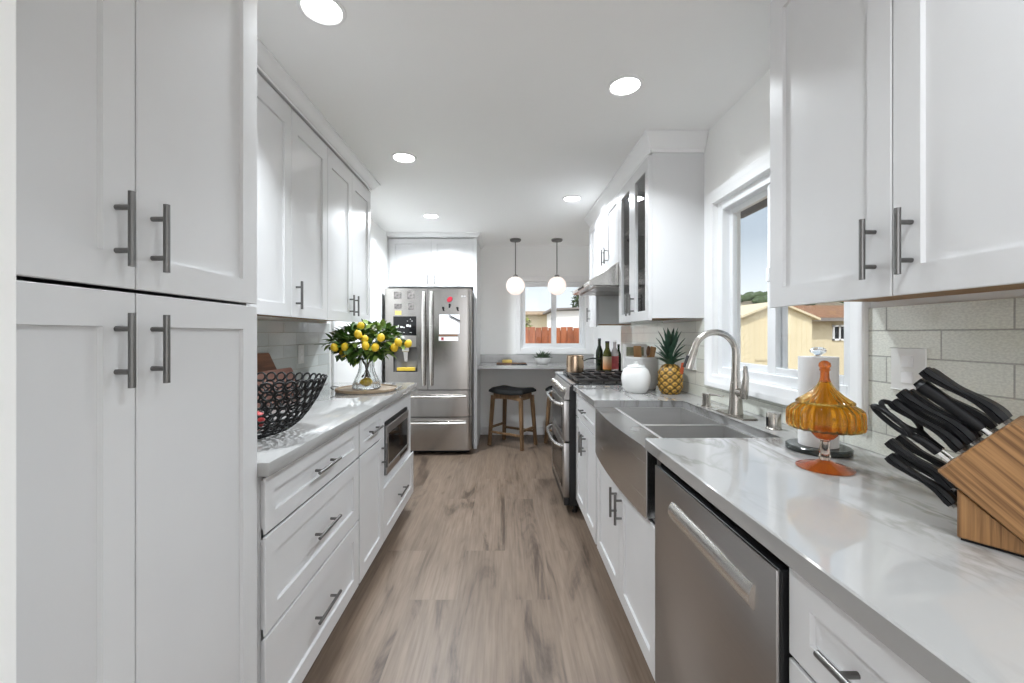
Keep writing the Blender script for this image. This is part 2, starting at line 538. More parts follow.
def mat_pane():
    m, nt, b = new_mat('window_glass')
    nt.nodes.remove(b)
    out = nt.nodes['Material Output']
    tr = N(nt, 'ShaderNodeBsdfTransparent')
    tr.inputs[0].default_value = (0.97, 0.98, 0.98, 1)
    gl = N(nt, 'ShaderNodeBsdfGlossy')
    gl.inputs['Roughness'].default_value = 0.02
    fr = N(nt, 'ShaderNodeFresnel')
    fr.inputs['IOR'].default_value = 1.45
    mx = N(nt, 'ShaderNodeMixShader')
    ge = N(nt, 'ShaderNodeNewGeometry')
    iv = N(nt, 'ShaderNodeMath', operation='SUBTRACT')
    iv.inputs[0].default_value = 1.0
    nt.links.new(ge.outputs['Backfacing'], iv.inputs[1])
    mu = N(nt, 'ShaderNodeMath', operation='MULTIPLY')
    nt.links.new(fr.outputs[0], mu.inputs[0])
    nt.links.new(iv.outputs[0], mu.inputs[1])
    nt.links.new(mu.outputs[0], mx.inputs[0])
    nt.links.new(tr.outputs[0], mx.inputs[1])
    nt.links.new(gl.outputs[0], mx.inputs[2])
    nt.links.new(mx.outputs[0], out.inputs['Surface'])
    return m


M_PANE = mat_pane()
M_GLASS = simple('clear_glass', (0.96, 0.98, 0.98), 0.02, trans=1.0, ior=1.45, noise_amt=0.01)
M_AMBER = simple('amber_glass', (0.97, 0.62, 0.14), 0.04, trans=1.0, ior=1.40, noise_amt=0.06, noise_scale=30)
M_AMBER_R = simple('red_amber_glass', (0.88, 0.24, 0.05), 0.05, trans=0.85, ior=1.4, noise_amt=0.1)
M_PEACH = simple('clear_rose_glass', (0.98, 0.86, 0.76), 0.03, trans=1.0, ior=1.4, noise_amt=0.02)
M_CLEARBOTTLE = simple('clear_bottle', (0.86, 0.80, 0.80), 0.08, trans=0.6, noise_amt=0.05)


def mat_attr(name, rough, bump=0.2):
    m, nt, b = new_mat(name)
    at = N(nt, 'ShaderNodeAttribute')
    at.attribute_name = 'pigment'
    nz = N(nt, 'ShaderNodeTexNoise')
    nz.inputs['Scale'].default_value = 60
    mx = N(nt, 'ShaderNodeMix', data_type='RGBA', blend_type='MULTIPLY')
    mx.inputs[0].default_value = 0.35
    nt.links.new(at.outputs['Color'], mx.inputs[6])
    nt.links.new(nz.outputs[0], mx.inputs[7])
    nt.links.new(mx.outputs[2], b.inputs['Base Color'])
    b.inputs['Roughness'].default_value = rough
    return m


M_PINE = mat_attr('pineapple_rind', 0.5)
M_LABELPAPER = mat_attr('bottle_label', 0.55)

# ------------------------------------------------------------------ mesh helpers
ORIG = {}


def shell(mb, xw, xf, y0, y1, z0, z1, t=0.018):
    """open fronted cabinet box from the wall plane xw to the front plane xf"""
    s_ = 1 if xf > xw else -1
    mb.box(xw, xw + s_ * 0.012, y0, y1, z0, z1)
    for (a, b, c, d) in ((y0, y0 + t, z0, z1), (y1 - t, y1, z0, z1), (y0 + t, y1 - t, z0, z0 + t), (y0 + t, y1 - t, z1 - t, z1)):
        mb.box(xw + s_ * 0.012, xf, a, b, c, d)
    return mb


class MB:
    """collects shapes in world coordinates, then builds ONE mesh object"""

    def __init__(self):
        self.bm = bmesh.new()
        self.col = None

    def box(self, x0, x1, y0, y1, z0, z1, bev=0.0, seg=1):
        x0, x1 = min(x0, x1), max(x0, x1)
        y0, y1 = min(y0, y1), max(y0, y1)
        z0, z1 = min(z0, z1), max(z0, z1)
        r = bmesh.ops.create_cube(self.bm, size=1.0)
        for v in r['verts']:
            v.co = V(((x0 + x1) / 2 + v.co.x * (x1 - x0), (y0 + y1) / 2 + v.co.y * (y1 - y0), (z0 + z1) / 2 + v.co.z * (z1 - z0)))
        if bev > 0:
            es = set()
            for v in r['verts']:
                es.update(v.link_edges)
            bmesh.ops.bevel(self.bm, geom=list(es), offset=bev, segments=seg, affect='EDGES', profile=0.5)
        return self

    def obox(self, c, ux, uy, uz, sx, sy, sz, bev=0.0, seg=1):
        """oriented box: centre c, unit axes, full sizes"""
        r = bmesh.ops.create_cube(self.bm, size=1.0)
        c, ux, uy, uz = V(c), V(ux).normalized(), V(uy).normalized(), V(uz).normalized()
        for v in r['verts']:
            v.co = c + ux * (v.co.x * sx) + uy * (v.co.y * sy) + uz * (v.co.z * sz)
        if bev > 0:
            es = set()
            for v in r['verts']:
                es.update(v.link_edges)
            bmesh.ops.bevel(self.bm, geom=list(es), offset=bev, segments=seg, affect='EDGES', profile=0.5)
        return self

    def prism(self, pts, ext, bev=0.0):
        """planar polygon pts (3-D) extruded by ext"""
        ext = V(ext)
        a = [self.bm.verts.new(V(p)) for p in pts]
        b = [self.bm.verts.new(V(p) + ext) for p in pts]
        fs = [self.bm.faces.new(a), self.bm.faces.new(list(reversed(b)))]
        n = len(pts)
        for i in range(n):
            fs.append(self.bm.faces.new((a[i], b[i], b[(i + 1) % n], a[(i + 1) % n])))
        if bev > 0:
            es = set()
            for f in fs:
                es.update(f.edges)
            bmesh.ops.bevel(self.bm, geom=list(es), offset=bev, segments=1, affect='EDGES', profile=0.5)
        return self

    def tube(self, path, rad, seg=10, caps=True, flat=1.0):
        path = [V(p) for p in path]
        n = len(path)
        rads = rad if isinstance(rad, (list, tuple)) else [rad] * n
        rings = []
        t0 = (path[1] - path[0]).normalized()
        up = V((0, 0, 1)) if abs(t0.z) < 0.9 else V((0, 1, 0))
        x = t0.cross(up).normalized()
        for i, p in enumerate(path):
            if i == 0:
                t = path[1] - path[0]
            elif i == n - 1:
                t = path[-1] - path[-2]
            else:
                t = (path[i + 1] - path[i]).normalized() + (path[i] - path[i - 1]).normalized()
            t = t.normalized()
            x = (x - t * x.dot(t))
            if x.length < 1e-6:
                x = t.orthogonal()
            x.normalize()
            y = t.cross(x)
            ring = [self.bm.verts.new(p + (x * math.cos(2 * PI * k / seg) + y * math.sin(2 * PI * k / seg) * flat) * rads[i]) for k in range(seg)]
            rings.append(ring)
        for i in range(n - 1):
            for k in range(seg):
                self.bm.faces.new((rings[i][k], rings[i][(k + 1) % seg], rings[i + 1][(k + 1) % seg], rings[i + 1][k]))
        if caps:
            self.bm.faces.new(list(reversed(rings[0])))
            self.bm.faces.new(rings[-1])
        return self

    def lathe(self, c, prof, seg=32, flute=None, axis=None, sx=1.0, sy=1.0):
        """prof: (r, z) from bottom to top, closed by end caps when r>0. flute(theta, r, z)->scale"""
        c = V(c)
        if axis is None:
            X, Y, Z = V((1, 0, 0)), V((0, 1, 0)), V((0, 0, 1))
        else:
            Z = V(axis).normalized()
            X = Z.orthogonal().normalized()
            Y = Z.cross(X)
        rings = []
        for (r, z) in prof:
            if r < 1e-6:
                rings.append([self.bm.verts.new(c + Z * z)])
            else:
                rg = []
                for k in range(seg):
                    a = 2 * PI * k / seg
                    s = flute(a, r, z) if flute else 1.0
                    rg.append(self.bm.verts.new(c + X * (r * s * math.cos(a) * sx) + Y * (r * s * math.sin(a) * sy) + Z * z))
                rings.append(rg)
        for i in range(len(rings) - 1):
            a, b = rings[i], rings[i + 1]
            for k in range(seg):
                k2 = (k + 1) % seg
                if len(a) == 1 and len(b) == 1:
                    continue
                if len(a) == 1:
                    self.bm.faces.new((a[0], b[k2], b[k]))
                elif len(b) == 1:
                    self.bm.faces.new((a[k], a[k2], b[0]))
                else:
                    self.bm.faces.new((a[k], a[k2], b[k2], b[k]))
        if len(rings[0]) > 1:
            self.bm.faces.new(list(reversed(rings[0])))
        if len(rings[-1]) > 1:
            self.bm.faces.new(rings[-1])
        return self

    def torus(self, c, nrm, R, r, seg=14, rseg=6):
        nrm = V(nrm).normalized()
        X = nrm.orthogonal().normalized()
        Y = nrm.cross(X)
        c = V(c)
        rings = []
        for i in range(seg):
            a = 2 * PI * i / seg
            d = X * math.cos(a) + Y * math.sin(a)
            rings.append([self.bm.verts.new(c + d * (R + r * math.cos(2 * PI * j / rseg)) + nrm * (r * math.sin(2 * PI * j / rseg))) for j in range(rseg)])
        for i in range(seg):
            a, b = rings[i], rings[(i + 1) % seg]
            for j in range(rseg):
                self.bm.faces.new((a[j], b[j], b[(j + 1) % rseg], a[(j + 1) % rseg]))
        return self

    def ellipsoid(self, c, rx, ry, rz, ax=None, seg=14, rings=9, tip=0.0):
        c = V(c)
        if ax is None:
            Z = V((0, 0, 1))
        else:
            Z = V(ax).normalized()
        X = Z.orthogonal().normalized()
        Y = Z.cross(X)
        prev = None
        top = self.bm.verts.new(c - Z * rz * (1 + tip))
        for i in range(1, rings):
            ph = PI * i / rings
            s, co = math.sin(ph), -math.cos(ph)
            ring = [self.bm.verts.new(c + X * (rx * s * math.cos(2 * PI * k / seg)) + Y * (ry * s * math.sin(2 * PI * k / seg)) + Z * (rz * co)) for k in range(seg)]
            for k in range(seg):
                k2 = (k + 1) % seg
                if prev is None:
                    self.bm.faces.new((top, ring[k2], ring[k]))
                else:
                    self.bm.faces.new((prev[k], prev[k2], ring[k2], ring[k]))
            prev = ring
        bot = self.bm.verts.new(c + Z * rz * (1 + tip))
        for k in range(seg):
            self.bm.faces.new((prev[k], prev[(k + 1) % seg], bot))
        return self

    def leaf(self, p, d, up, ln, wd, fold=0.25, curl=0.2, seg=4, th=0.0012):
        """a folded, curling leaf blade with a little thickness"""
        p, d = V(p), V(d).normalized()
        side = d.cross(V(up))
        if side.length < 1e-4:
            side = d.orthogonal()
        side.normalize()
        nn = side.cross(d).normalized()
        rows = []
        for i in range(seg + 1):
            t = i / seg
            w = wd * (math.sin(PI * (0.06 + 0.90 * t)) ** 0.8) * 0.5
            if i == seg:
                w = wd * 0.02
            cpt = p + d * (ln * t) - nn * (curl * ln * t * t)
            rows.append((self.bm.verts.new(cpt + side * w + nn * (fold * w)), self.bm.verts.new(cpt), self.bm.verts.new(cpt - side * w + nn * (fold * w)),
                         self.bm.verts.new(cpt - nn * th)))
        for i in range(seg):
            a, b = rows[i], rows[i + 1]
            self.bm.faces.new((a[0], a[1], b[1], b[0]))
            self.bm.faces.new((a[1], a[2], b[2], b[1]))
            self.bm.faces.new((a[2], a[3], b[3], b[2]))
            self.bm.faces.new((a[3], a[0], b[0], b[3]))
        return self

    def shaker(self, p0, u, n, w, h, t=0.02, st=0.06, rec=0.009, hole=False, edge=0.0015, top=None):
        """shaker door: p0 = lower corner on the back plane, u = along, z up, n = outward"""
        p0, u, n = V(p0), V(u), V(n)
        z = V((0, 0, 1))

        def P(a, b, d):
            return self.bm.verts.new(p0 + u * a + z * b + n * d)

        def ring(i, d):
            k = (top - st) if (top and i > 0.03) else 0
            return [P(i, i, d), P(w - i, i, d), P(w - i, h - i - k, d), P(i, h - i - k, d)]

        bk = 0.011          # rebate round the back of the front
        rs = [ring(bk, 0), ring(bk, t - 0.007), ring(0, t - 0.007), ring(0, t - edge), ring(edge, t), ring(st, t), ring(st + 0.0015, t - rec)]
        if hole:
            rs = [ring(0, 0), ring(0, t - edge), ring(edge, t), ring(st - 0.003, t), ring(st, t - 0.003), ring(st, 0)]
            rs.append(rs[0])
        for a, b in zip(rs[:-1], rs[1:]):
            for k in range(4):
                self.bm.faces.new((a[k], a[(k + 1) % 4], b[(k + 1) % 4], b[k]))
        if not hole:
            self.bm.faces.new(list(reversed(rs[0])))
            self.bm.faces.new(rs[-1])
        return self

    def pull(self, c, ax, n, L=0.132, sp=0.076, out=0.028, r=0.0058):
        """bar pull: c = point on the door face under its middle"""
        c, ax, n = V(c), V(ax), V(n)
        m = c + n * out
        self.tube([m - ax * L / 2, m + ax * L / 2], r, 12)
        for s in (-1, 1):
            self.tube([c + ax * (s * sp / 2), m + ax * (s * sp / 2)], r * 0.85, 10)
        return self

    def sweep(self, path, prof, closed_ends=True):
        """crown: path of (x, y); prof (out, z); out is to the right of travel; mitred"""
        n = len(path)
        P2 = [V((p[0], p[1])) for p in path]
        rings = []
        for i, p in enumerate(P2):
            ds = []
            if i > 0:
                ds.append((P2[i] - P2[i - 1]).normalized())
            if i < n - 1:
                ds.append((P2[i + 1] - P2[i]).normalized())
            nr = [V((d.y, -d.x)) for d in ds]
            if len(nr) == 2:
                m = (nr[0] + nr[1])
                m = m / (1 + nr[0].dot(nr[1]))
            else:
                m = nr[0]
            rings.append([self.bm.verts.new((p.x + m.x * o, p.y + m.y * o, z)) for (o, z) in prof])
        k = len(prof)
        for i in range(n - 1):
            for j in range(k):
                self.bm.faces.new((rings[i][j], rings[i][(j + 1) % k], rings[i + 1][(j + 1) % k], rings[i + 1][j]))
        self.bm.faces.new(rings[0])
        self.bm.faces.new(list(reversed(rings[-1])))
        return self

    def build(self, name, mat, parent=None, origin=None, smooth=True, angle=35, colors=None):
        o0 = V((0, 0, 0))
        if parent is not None:
            o0 = ORIG[parent.name_full]
        elif origin is not None:
            o0 = V(origin)
        bmesh.ops.recalc_face_normals(self.bm, faces=self.bm.faces[:])
        for v in self.bm.verts:
            v.co -= o0
        me = bpy.data.meshes.new(name)
        self.bm.to_mesh(me)
        self.bm.free()
        me.materials.append(mat)
        if smooth:
            for p in me.polygons:
                p.use_smooth = True
            me.set_sharp_from_angle(angle=math.radians(angle))
        if colors:
            at = me.color_attributes.new('pigment', 'FLOAT_COLOR', 'POINT')
            for i, v in enumerate(me.vertices):
                at.data[i].color = (*colors(v.co + o0), 1)
        ob = bpy.data.objects.new(name, me)
        COL.objects.link(ob)
        if parent is not None:
            ob.parent = parent
        else:
            ob.location = o0
        ORIG[ob.name_full] = o0
        return ob


def tag(o, label, cat, group=None):
    o['label'] = label
    o['category'] = cat
    if group:
        o['group'] = group
    return o


def thing(name, label, cat, loc, group=None):
    e = bpy.data.objects.new(name, None)
    e.empty_display_size = 0.05
    e.location = loc
    COL.objects.link(e)
    ORIG[e.name_full] = V(loc)
    return tag(e, label, cat, group)


def struct(name, mb, mat, **kw):
    o = mb.build(name, mat, **kw)
    o['kind'] = 'structure'
    return o


PX, NX, PY, NY, PZ = V((1, 0, 0)), V((-1, 0, 0)), V((0, 1, 0)), V((0, -1, 0)), V((0, 0, 1))

# ------------------------------------------------------------------ room shell
XL, XR, YB, ZC = -1.31, 1.125, 5.27, 2.40
YF = -2.4
struct('floor', MB().box(XL - 0.15, XR + 0.15, YF, YB + 0.15, -0.06, 0.0), M_FLOOR)
struct('ceiling', MB().box(XL - 0.15, XR + 0.15, YF, YB + 0.15, ZC, ZC + 0.12), M_CEIL)
struct('wall_left', MB().box(XL - 0.15, XL, YF, YB + 0.15, 0, ZC), M_WALL)
# the jamb of the opening the picture is taken from
struct('wall_return', MB().box(XL, -0.5495, -0.15, 0.470, 0, ZC, 0.004), M_WALL)
# right wall with its window opening
WY0, WY1, WZ0, WZ1 = 1.339, 2.228, 1.055, 1.972
w = MB()
T = 0.14
w.box(XR, XR + T, YF, WY0, 0, ZC)
w.box(XR, XR + T, WY1, YB + 0.15, 0, ZC)
w.box(XR, XR + T, WY0, WY1, 0, WZ0)
w.box(XR, XR + T, WY0, WY1, WZ1, ZC)
struct('wall_right', w, M_WALL, smooth=False)
# back wall with its window opening
BX0, BX1, BZ0, BZ1 = 0.20, 1.02, 1.095, 1.945
w = MB()
w.box(XL, BX0, YB, YB + T, 0, ZC)
w.box(BX1, XR, YB, YB + T, 0, ZC)
w.box(BX0, BX1, YB, YB + T, 0, BZ0)
w.box(BX0, BX1, YB, YB + T, BZ1, ZC)
struct('wall_back', w, M_WALL, smooth=False)

# ---- right window
w1 = MB()
xo = XR + 0.016
fw = 0.045
w1.box(xo, xo + 0.07, WY0, WY0 + fw, WZ0, WZ1, 0.003).box(xo, xo + 0.07, WY1 - fw, WY1, WZ0, WZ1, 0.003)
w1.box(xo, xo + 0.07, WY0 + fw, WY1 - fw, WZ0, WZ0 + fw, 0.003).box(xo, xo + 0.07, WY0 + fw, WY1 - fw, WZ1 - fw, WZ1, 0.003)
win1 = struct('window_1', w1, M_VINYL)
ymid = 1.795
for (a, b, xs) in ((WY0 + fw, ymid + 0.03, xo + 0.012), (ymid - 0.03, WY1 - fw, xo + 0.040)):
    s = MB()
    z0, z1 = WZ0 + fw, WZ1 - fw
    q = 0.030
    qa, qb = (q, 0.055) if b < 2 else (0.055, q)
    s.box(xs, xs + 0.024, a, a + qa, z0, z1, 0.002)
    s.box(xs, xs + 0.024, b - qb, b, z0, z1, 0.002)
    s.box(xs, xs + 0.024, a + qa, b - qb, z0, z0 + q, 0.002).box(xs, xs + 0.024, a + qa, b - qb, z1 - q, z1, 0.002)
    so = s.build('sash', M_VINYL, win1)
    MB().box(xs + 0.010, xs + 0.014, a + qa, b - qb, z0 + q, z1 - q).build('glass_pane', M_PANE, so)
MB().box(xo - 0.006, xo + 0.011, ymid - 0.012, ymid + 0.012, 1.50, 1.56, 0.003).build('latch', M_VINYL, win1)
# casing of right window
c = MB()
cw = 0.064
def picture_frame_ring(mb, prof, y0, y1, z0, z1):
    """mitred casing: prof = (distance outward from the opening, thickness off the wall)"""
    rings_ = []
    for (d, e_) in prof:
        rings_.append([mb.bm.verts.new((XR - e_, yy, zz)) for yy, zz in ((y0 - d, z0 - d), (y1 + d, z0 - d), (y1 + d, z1 + d), (y0 - d, z1 + d))])
    rings_.append(rings_[0])
    for a, b in zip(rings_[:-1], rings_[1:]):
        for k in range(4):
            mb.bm.faces.new((a[k], a[(k + 1) % 4], b[(k + 1) % 4], b[k]))


picture_frame_ring(c, [(0.0, 0.0004), (0.0, 0.012), (0.004, 0.015), (0.036, 0.018), (0.042, 0.023), (cw - 0.004, 0.026), (cw, 0.022), (cw, 0.0004)], WY0, WY1, WZ0, WZ1)
struct('trim_1', c, M_TRIM)

# ---- back window
w2 = MB()
yo = YB + 0.04
fb = 0.04
w2.box(BX0, BX0 + fb, yo, yo + 0.07, BZ0, BZ1, 0.003).box(BX1 - fb, BX1, yo, yo + 0.07, BZ0, BZ1, 0.003)
w2.box(BX0 + fb, BX1 - fb, yo, yo + 0.07, BZ0, BZ0 + fb, 0.003).box(BX0 + fb, BX1 - fb, yo, yo + 0.07, BZ1 - fb, BZ1, 0.003)
win2 = struct('window_2', w2, M_VINYL)
xm = 0.628
for (a, b, ys) in ((BX0 + fb, xm + 0.032, yo + 0.012), (xm - 0.032, BX1 - fb, yo + 0.040)):
    s = MB()
    q = 0.022
    z0, z1 = BZ0 + fb, BZ1 - fb
    qa, qb = (q, 0.060) if b < 0.8 else (0.060, q)
    s.box(a, a + qa, ys, ys + 0.024, z0, z1, 0.002).box(b - qb, b, ys, ys + 0.024, z0, z1, 0.002)
    s.box(a + qa, b - qb, ys, ys + 0.024, z0, z0 + q, 0.002).box(a + qa, b - qb, ys, ys + 0.024, z1 - q, z1, 0.002)
    so = s.build('sash', M_VINYL, win2)
    MB().box(a + qa, b - qb, ys + 0.010, ys + 0.014, z0 + q, z1 - q).build('glass_pane', M_PANE, so)
c = MB()
cb_ = 0.07
c.box(BX0 - cb_, BX0 - 0.004, YB - 0.016, YB, BZ0 - cb_, BZ1 + cb_, 0.003)
c.box(BX1 + 0.004, BX1 + cb_, YB - 0.016, YB, BZ0 - cb_, BZ1 + cb_, 0.003)
c.box(BX0 - 0.004, BX1 + 0.004, YB - 0.016, YB, BZ1 + 0.004, BZ1 + cb_, 0.003)
c.box(BX0 - 0.004, BX1 + 0.004, YB - 0.016, YB, BZ0 - cb_, BZ0 - 0.004, 0.003)
struct('trim_2', c, M_TRIM)

struct('trim_7', MB().box(XL, XL + 0.016, 3.135, 3.205, 0, 2.12, 0.003), M_TRIM)
# ---- baseboards, tile
struct('baseboard_back', MB().box(-0.30, XR, YB - 0.014, YB, 0, 0.10, 0.004), M_TRIM)
struct('baseboard_left', MB().box(XL, XL + 0.014, 3.21, 4.3, 0, 0.10, 0.004), M_TRIM)
ZT, ZU = 0.916, 1.351
TT = 0.009
struct('backsplash_left', MB().box(XL, XL + TT, 1.16, 3.08, ZT, ZU), M_TILE_L, smooth=False)
t = MB()
t.box(XR - TT, XR, 0.27, WY0 - cw - 0.001, ZT, ZU)
t.box(XR - TT, XR, WY1 + cw + 0.001, 4.0, ZT, ZU)
t.box(XR - TT, XR, WY0 - cw - 0.001, WY1 + cw + 0.001, ZT, WZ0 - cw - 0.001)
t.box(XR - TT, XR, 2.958, 3.69, ZU, 1.60)
struct('backsplash_right', t, M_TILE, smooth=False)

# ---- crown mouldings
CP = [(0, 2.296), (0.012, 2.296), (0.012, 2.312), (0.020, 2.318), (0.034, 2.350), (0.050, 2.380), (0.058, 2.386), (0.058, 2.3985), (0, 2.3985)]
XUL, XUR = -0.99, 0.81          # faces of upper doors, left and right
CPL = [(-o_ * 1.05, 2.3985 - (2.3985 - z_) * 0.62) for o_, z_ in CP]
struct('trim_3', MB().sweep([(XL + 0.002, 3.066), (XUL - 0.008, 3.066), (XUL - 0.008, 1.152)], CPL), M_TRIM)
struct('trim_8', MB().sweep([(-0.709, 1.149), (-0.709, 0.475)], [(-o_, z_) for o_, z_ in CP]), M_TRIM)
struct('trim_4', MB().sweep([(XR - 0.002, 4.0), (XUR + 0.022, 4.0), (XUR + 0.022, 2.343), (XR - 0.002, 2.343)], CP), M_TRIM)
struct('trim_5', MB().sweep([(-0.309, 5.26), (-0.309, 4.608), (XL + 0.002, 4.608)], [(-o_ * 0.75, 2.3985 - (2.3985 - z_) * 0.5) for o_, z_ in CP]), M_TRIM)
struct('trim_6', MB().sweep([(XR - 0.002, 1.271), (XUR + 0.022, 1.271), (XUR + 0.022, 0.467)], CP), M_TRIM)

# ------------------------------------------------------------------ cabinets
GAP = 0.0016
XBL, XBR = -0.675, 0.50         # faces of base doors
DT = 0.02


def door(root, face, side, y0, y1, z0, z1, kind='door', handle=None, st=0.06, hz=None, hy=None, L=0.132, sp=0.076, hole=False, top=None):
    """door or drawer front whose face is the plane x = face; side +1 faces +x (left run), -1 faces -x"""
    n = V((side, 0, 0))
    y0 += GAP
    y1 -= GAP
    mb = MB()
    mb.shaker((face - side * DT, y0, z0), PY, n, y1 - y0, z1 - z0, DT, st, hole=hole, top=top)
    d = mb.build(kind, M_CAB, root, smooth=False)
    if handle == 'v':
        h_ = MB().pull((face, hy, hz), PZ, n, L, sp)
        h_.build('handle', M_NICKEL, d)
    elif handle == 'h':
        h_ = MB().pull((face, (y0 + y1) / 2, (z0 + z1) / 2), PY, n, L, sp)
        h_.build('handle', M_NICKEL, d)
    return d


ZD0, ZD1 = 1.352, 2.284         # upper doors
HZU = 1.457
# ---- pantry
PXF = -0.685
pan = thing('pantry_cabinet', 'tall white pantry cabinet with two pairs of panel doors at left', 'cabinet', (-1.0, 0.81, 0))
shell(MB(), XL + 0.0005, PXF - DT - 0.001, 0.474, 1.150, 0.105, 2.296).build('carcass', M_CAB, pan, smooth=False)
MB().box(XL + 0.0005, PXF - DT - 0.06, 0.474, 1.150, 0.0, 0.105).build('toe_kick', M_CAB, pan)
for (a, b) in ((0.474, 0.771), (0.771, 1.150)):
    hy = 0.771 - 0.040 if b < 1 else 0.771 + 0.035
    door(pan, PXF, 1, a, b, 1.3545, ZD1, 'door', 'v', 0.062, HZU, hy)
    door(pan, PXF, 1, a, b, 0.113, 1.3475, 'door', 'v', 0.062, 1.243, hy)

# ---- left upper cabinets
def upper(name_label, y0, y1, face, side, doors, z0=ZD0, z1=ZD1, hz=HZU, wall=None, hollow=False, ztop=2.296, top=None):
    """doors: list of (ya, yb, handle y)"""
    wall = XL if side > 0 else XR
    r = thing('wall_cabinet', name_label, 'cabinet', ((face + wall) / 2, (y0 + y1) / 2, z0))
    fb_ = face - side * (DT + 0.001)
    wl = wall + side * 0.0005
    if hollow:
        cc = MB()
        tk = 0.016
        cc.box(wl, fb_, y0, y0 + tk, z0 + 0.012, ztop).box(wl, fb_, y1 - tk, y1, z0 + 0.012, ztop)
        cc.box(wl, fb_, y0 + tk, y1 - tk, z0 + 0.024, z0 + 0.040).box(wl, fb_, y0 + tk, y1 - tk, ztop - 0.016, ztop)
        cc.build('carcass', M_CAB, r)
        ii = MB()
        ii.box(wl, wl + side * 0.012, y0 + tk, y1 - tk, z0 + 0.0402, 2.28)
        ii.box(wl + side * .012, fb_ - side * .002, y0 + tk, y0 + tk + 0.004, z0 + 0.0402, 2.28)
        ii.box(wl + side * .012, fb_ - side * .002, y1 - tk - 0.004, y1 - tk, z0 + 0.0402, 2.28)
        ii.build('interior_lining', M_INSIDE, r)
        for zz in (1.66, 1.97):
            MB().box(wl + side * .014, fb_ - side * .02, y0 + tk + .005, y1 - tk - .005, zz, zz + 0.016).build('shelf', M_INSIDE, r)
    else:
        shell(MB(), wl, fb_, y0 + 0.0005, y1 - 0.0005, z0 + 0.024, ztop).build('carcass', M_CAB, r, smooth=False)
    # unfinished underside and front rail
    MB().box(wl, fb_ - side * 0.02, y0 + 0.018, y1 - 0.018, z0 + 0.018, z0 + 0.0235).build('underside', M_RAW, r)
    for (a, b, hy) in doors:
        d = door(r, face, side, a, b, z0, z1, 'door', 'v' if hy else None, 0.058, hz, hy, hole=hollow, top=top)
        if hollow:
            MB().box(face - side * 0.014, face - side * 0.010, a + 0.056, b - 0.056, z0 + 0.056, z1 - (top or 0.058) + 0.002).build('glass_pane', M_PANE, d)
    return r


upper('white two door wall cabinet nearest the pantry on the left', 1.160, 1.925, XUL, 1, [(1.160, 1.5425, 1.5025), (1.5425, 1.925, 1.5825)], z1=2.322, ztop=2.334, top=0.096)
upper('white single door wall cabinet between two wider ones on the left', 1.925, 2.315, XUL, 1, [(1.925, 2.315, 1.967)], z1=2.322, ztop=2.334, top=0.096)
upper('white two door wall cabinet above the lemon branches', 2.315, 3.060, XUL, 1, [(2.315, 2.6875, 2.6475), (2.6875, 3.060, 2.7275)], z1=2.322, ztop=2.334, top=0.096)
# ---- right upper cabinets
upper('white two door wall cabinet above the knife block', 0.467, 1.271, XUR, -1, [(0.467, 0.869, 0.827), (0.869, 1.271, 0.909)])
glass_cab = upper('white wall cabinet with two narrow glass doors beside the window', 2.343, 2.953, XUR, -1,
                  [(2.343, 2.648, 2.610), (2.648, 2.953, 2.686)], hollow=True, top=0.074)
upper('short white two door wall cabinet above the range hood', 2.955, 3.690, XUR, -1, [(2.955, 3.3225, 3.28), (3.3225, 3.690, 3.365)], z0=1.790, hz=1.895)
upper('narrow white wall cabinet beyond the range hood', 3.692, 4.000, XUR, -1, [(3.692, 4.000, 3.955)], z0=1.340)

# ---- over-fridge cabinet
fc = thing('bridge_cabinet', 'white two door cabinet above the refrigerator', 'cabinet', (-0.8, 4.93, 1.806))
MB().box(XL + 0.0005, -0.352, 4.641, YB - 0.0005, 1.80, 2.3455).build('carcass', M_CAB, fc)
for i, (a, b) in enumerate(((-1.282, -0.8175), (-0.8155, -0.352))):
    mb = MB().shaker((a, 4.64, 1.806), PX, NY, b - a, 2.340 - 1.806, DT, 0.058)
    d = mb.build('door', M_CAB, fc, smooth=False)
    hx = -0.8165 + (-0.037 if i == 0 else 0.037)
    MB().pull((hx, 4.62, 1.88), PZ, NY, 0.11, 0.064).build('handle', M_NICKEL, d)
tag(MB().box(-0.350, -0.312, 4.61, YB - 0.001, 0.0, 2.3455, 0.002).build('end_panel', M_CAB, origin=(-0.331, 4.94, 0)),
    'tall narrow white end panel standing to the right of the refrigerator', 'panel')


# ---- left base cabinets
def base_root(label, y0, y1, face, side, zt=0.8745, holes=None):
    wall = XL if side > 0 else XR
    r = thing('base_cabinet', label, 'cabinet', ((face + wall) / 2, (y0 + y1) / 2, 0))
    fb_ = face - side * (DT + 0.001)
    wl = wall + side * 0.0005
    y0 += 0.0006
    y1 -= 0.0006
    if holes:
        (ha, hb, hz0, hz1) = holes
        cc = MB()
        cc.box(wl, fb_, y0, y1, 0.105, hz0).box(wl, fb_, y0, y1, hz1, zt)
        cc.box(wl, fb_, y0, ha, hz0, hz1).box(wl, fb_, hb, y1, hz0, hz1)
        cc.box(wl, wl + side * 0.10, ha, hb, hz0, hz1)
        cc.build('carcass', M_CAB, r, smooth=False)
    else:
        shell(MB(), wl, fb_, y0, y1, 0.105, zt).build('carcass', M_CAB, r, smooth=False)
    MB().box(wl, fb_ - side * 0.055, y0, y1, 0.0, 0.1045).build('toe_kick', M_CAB, r)
    return r


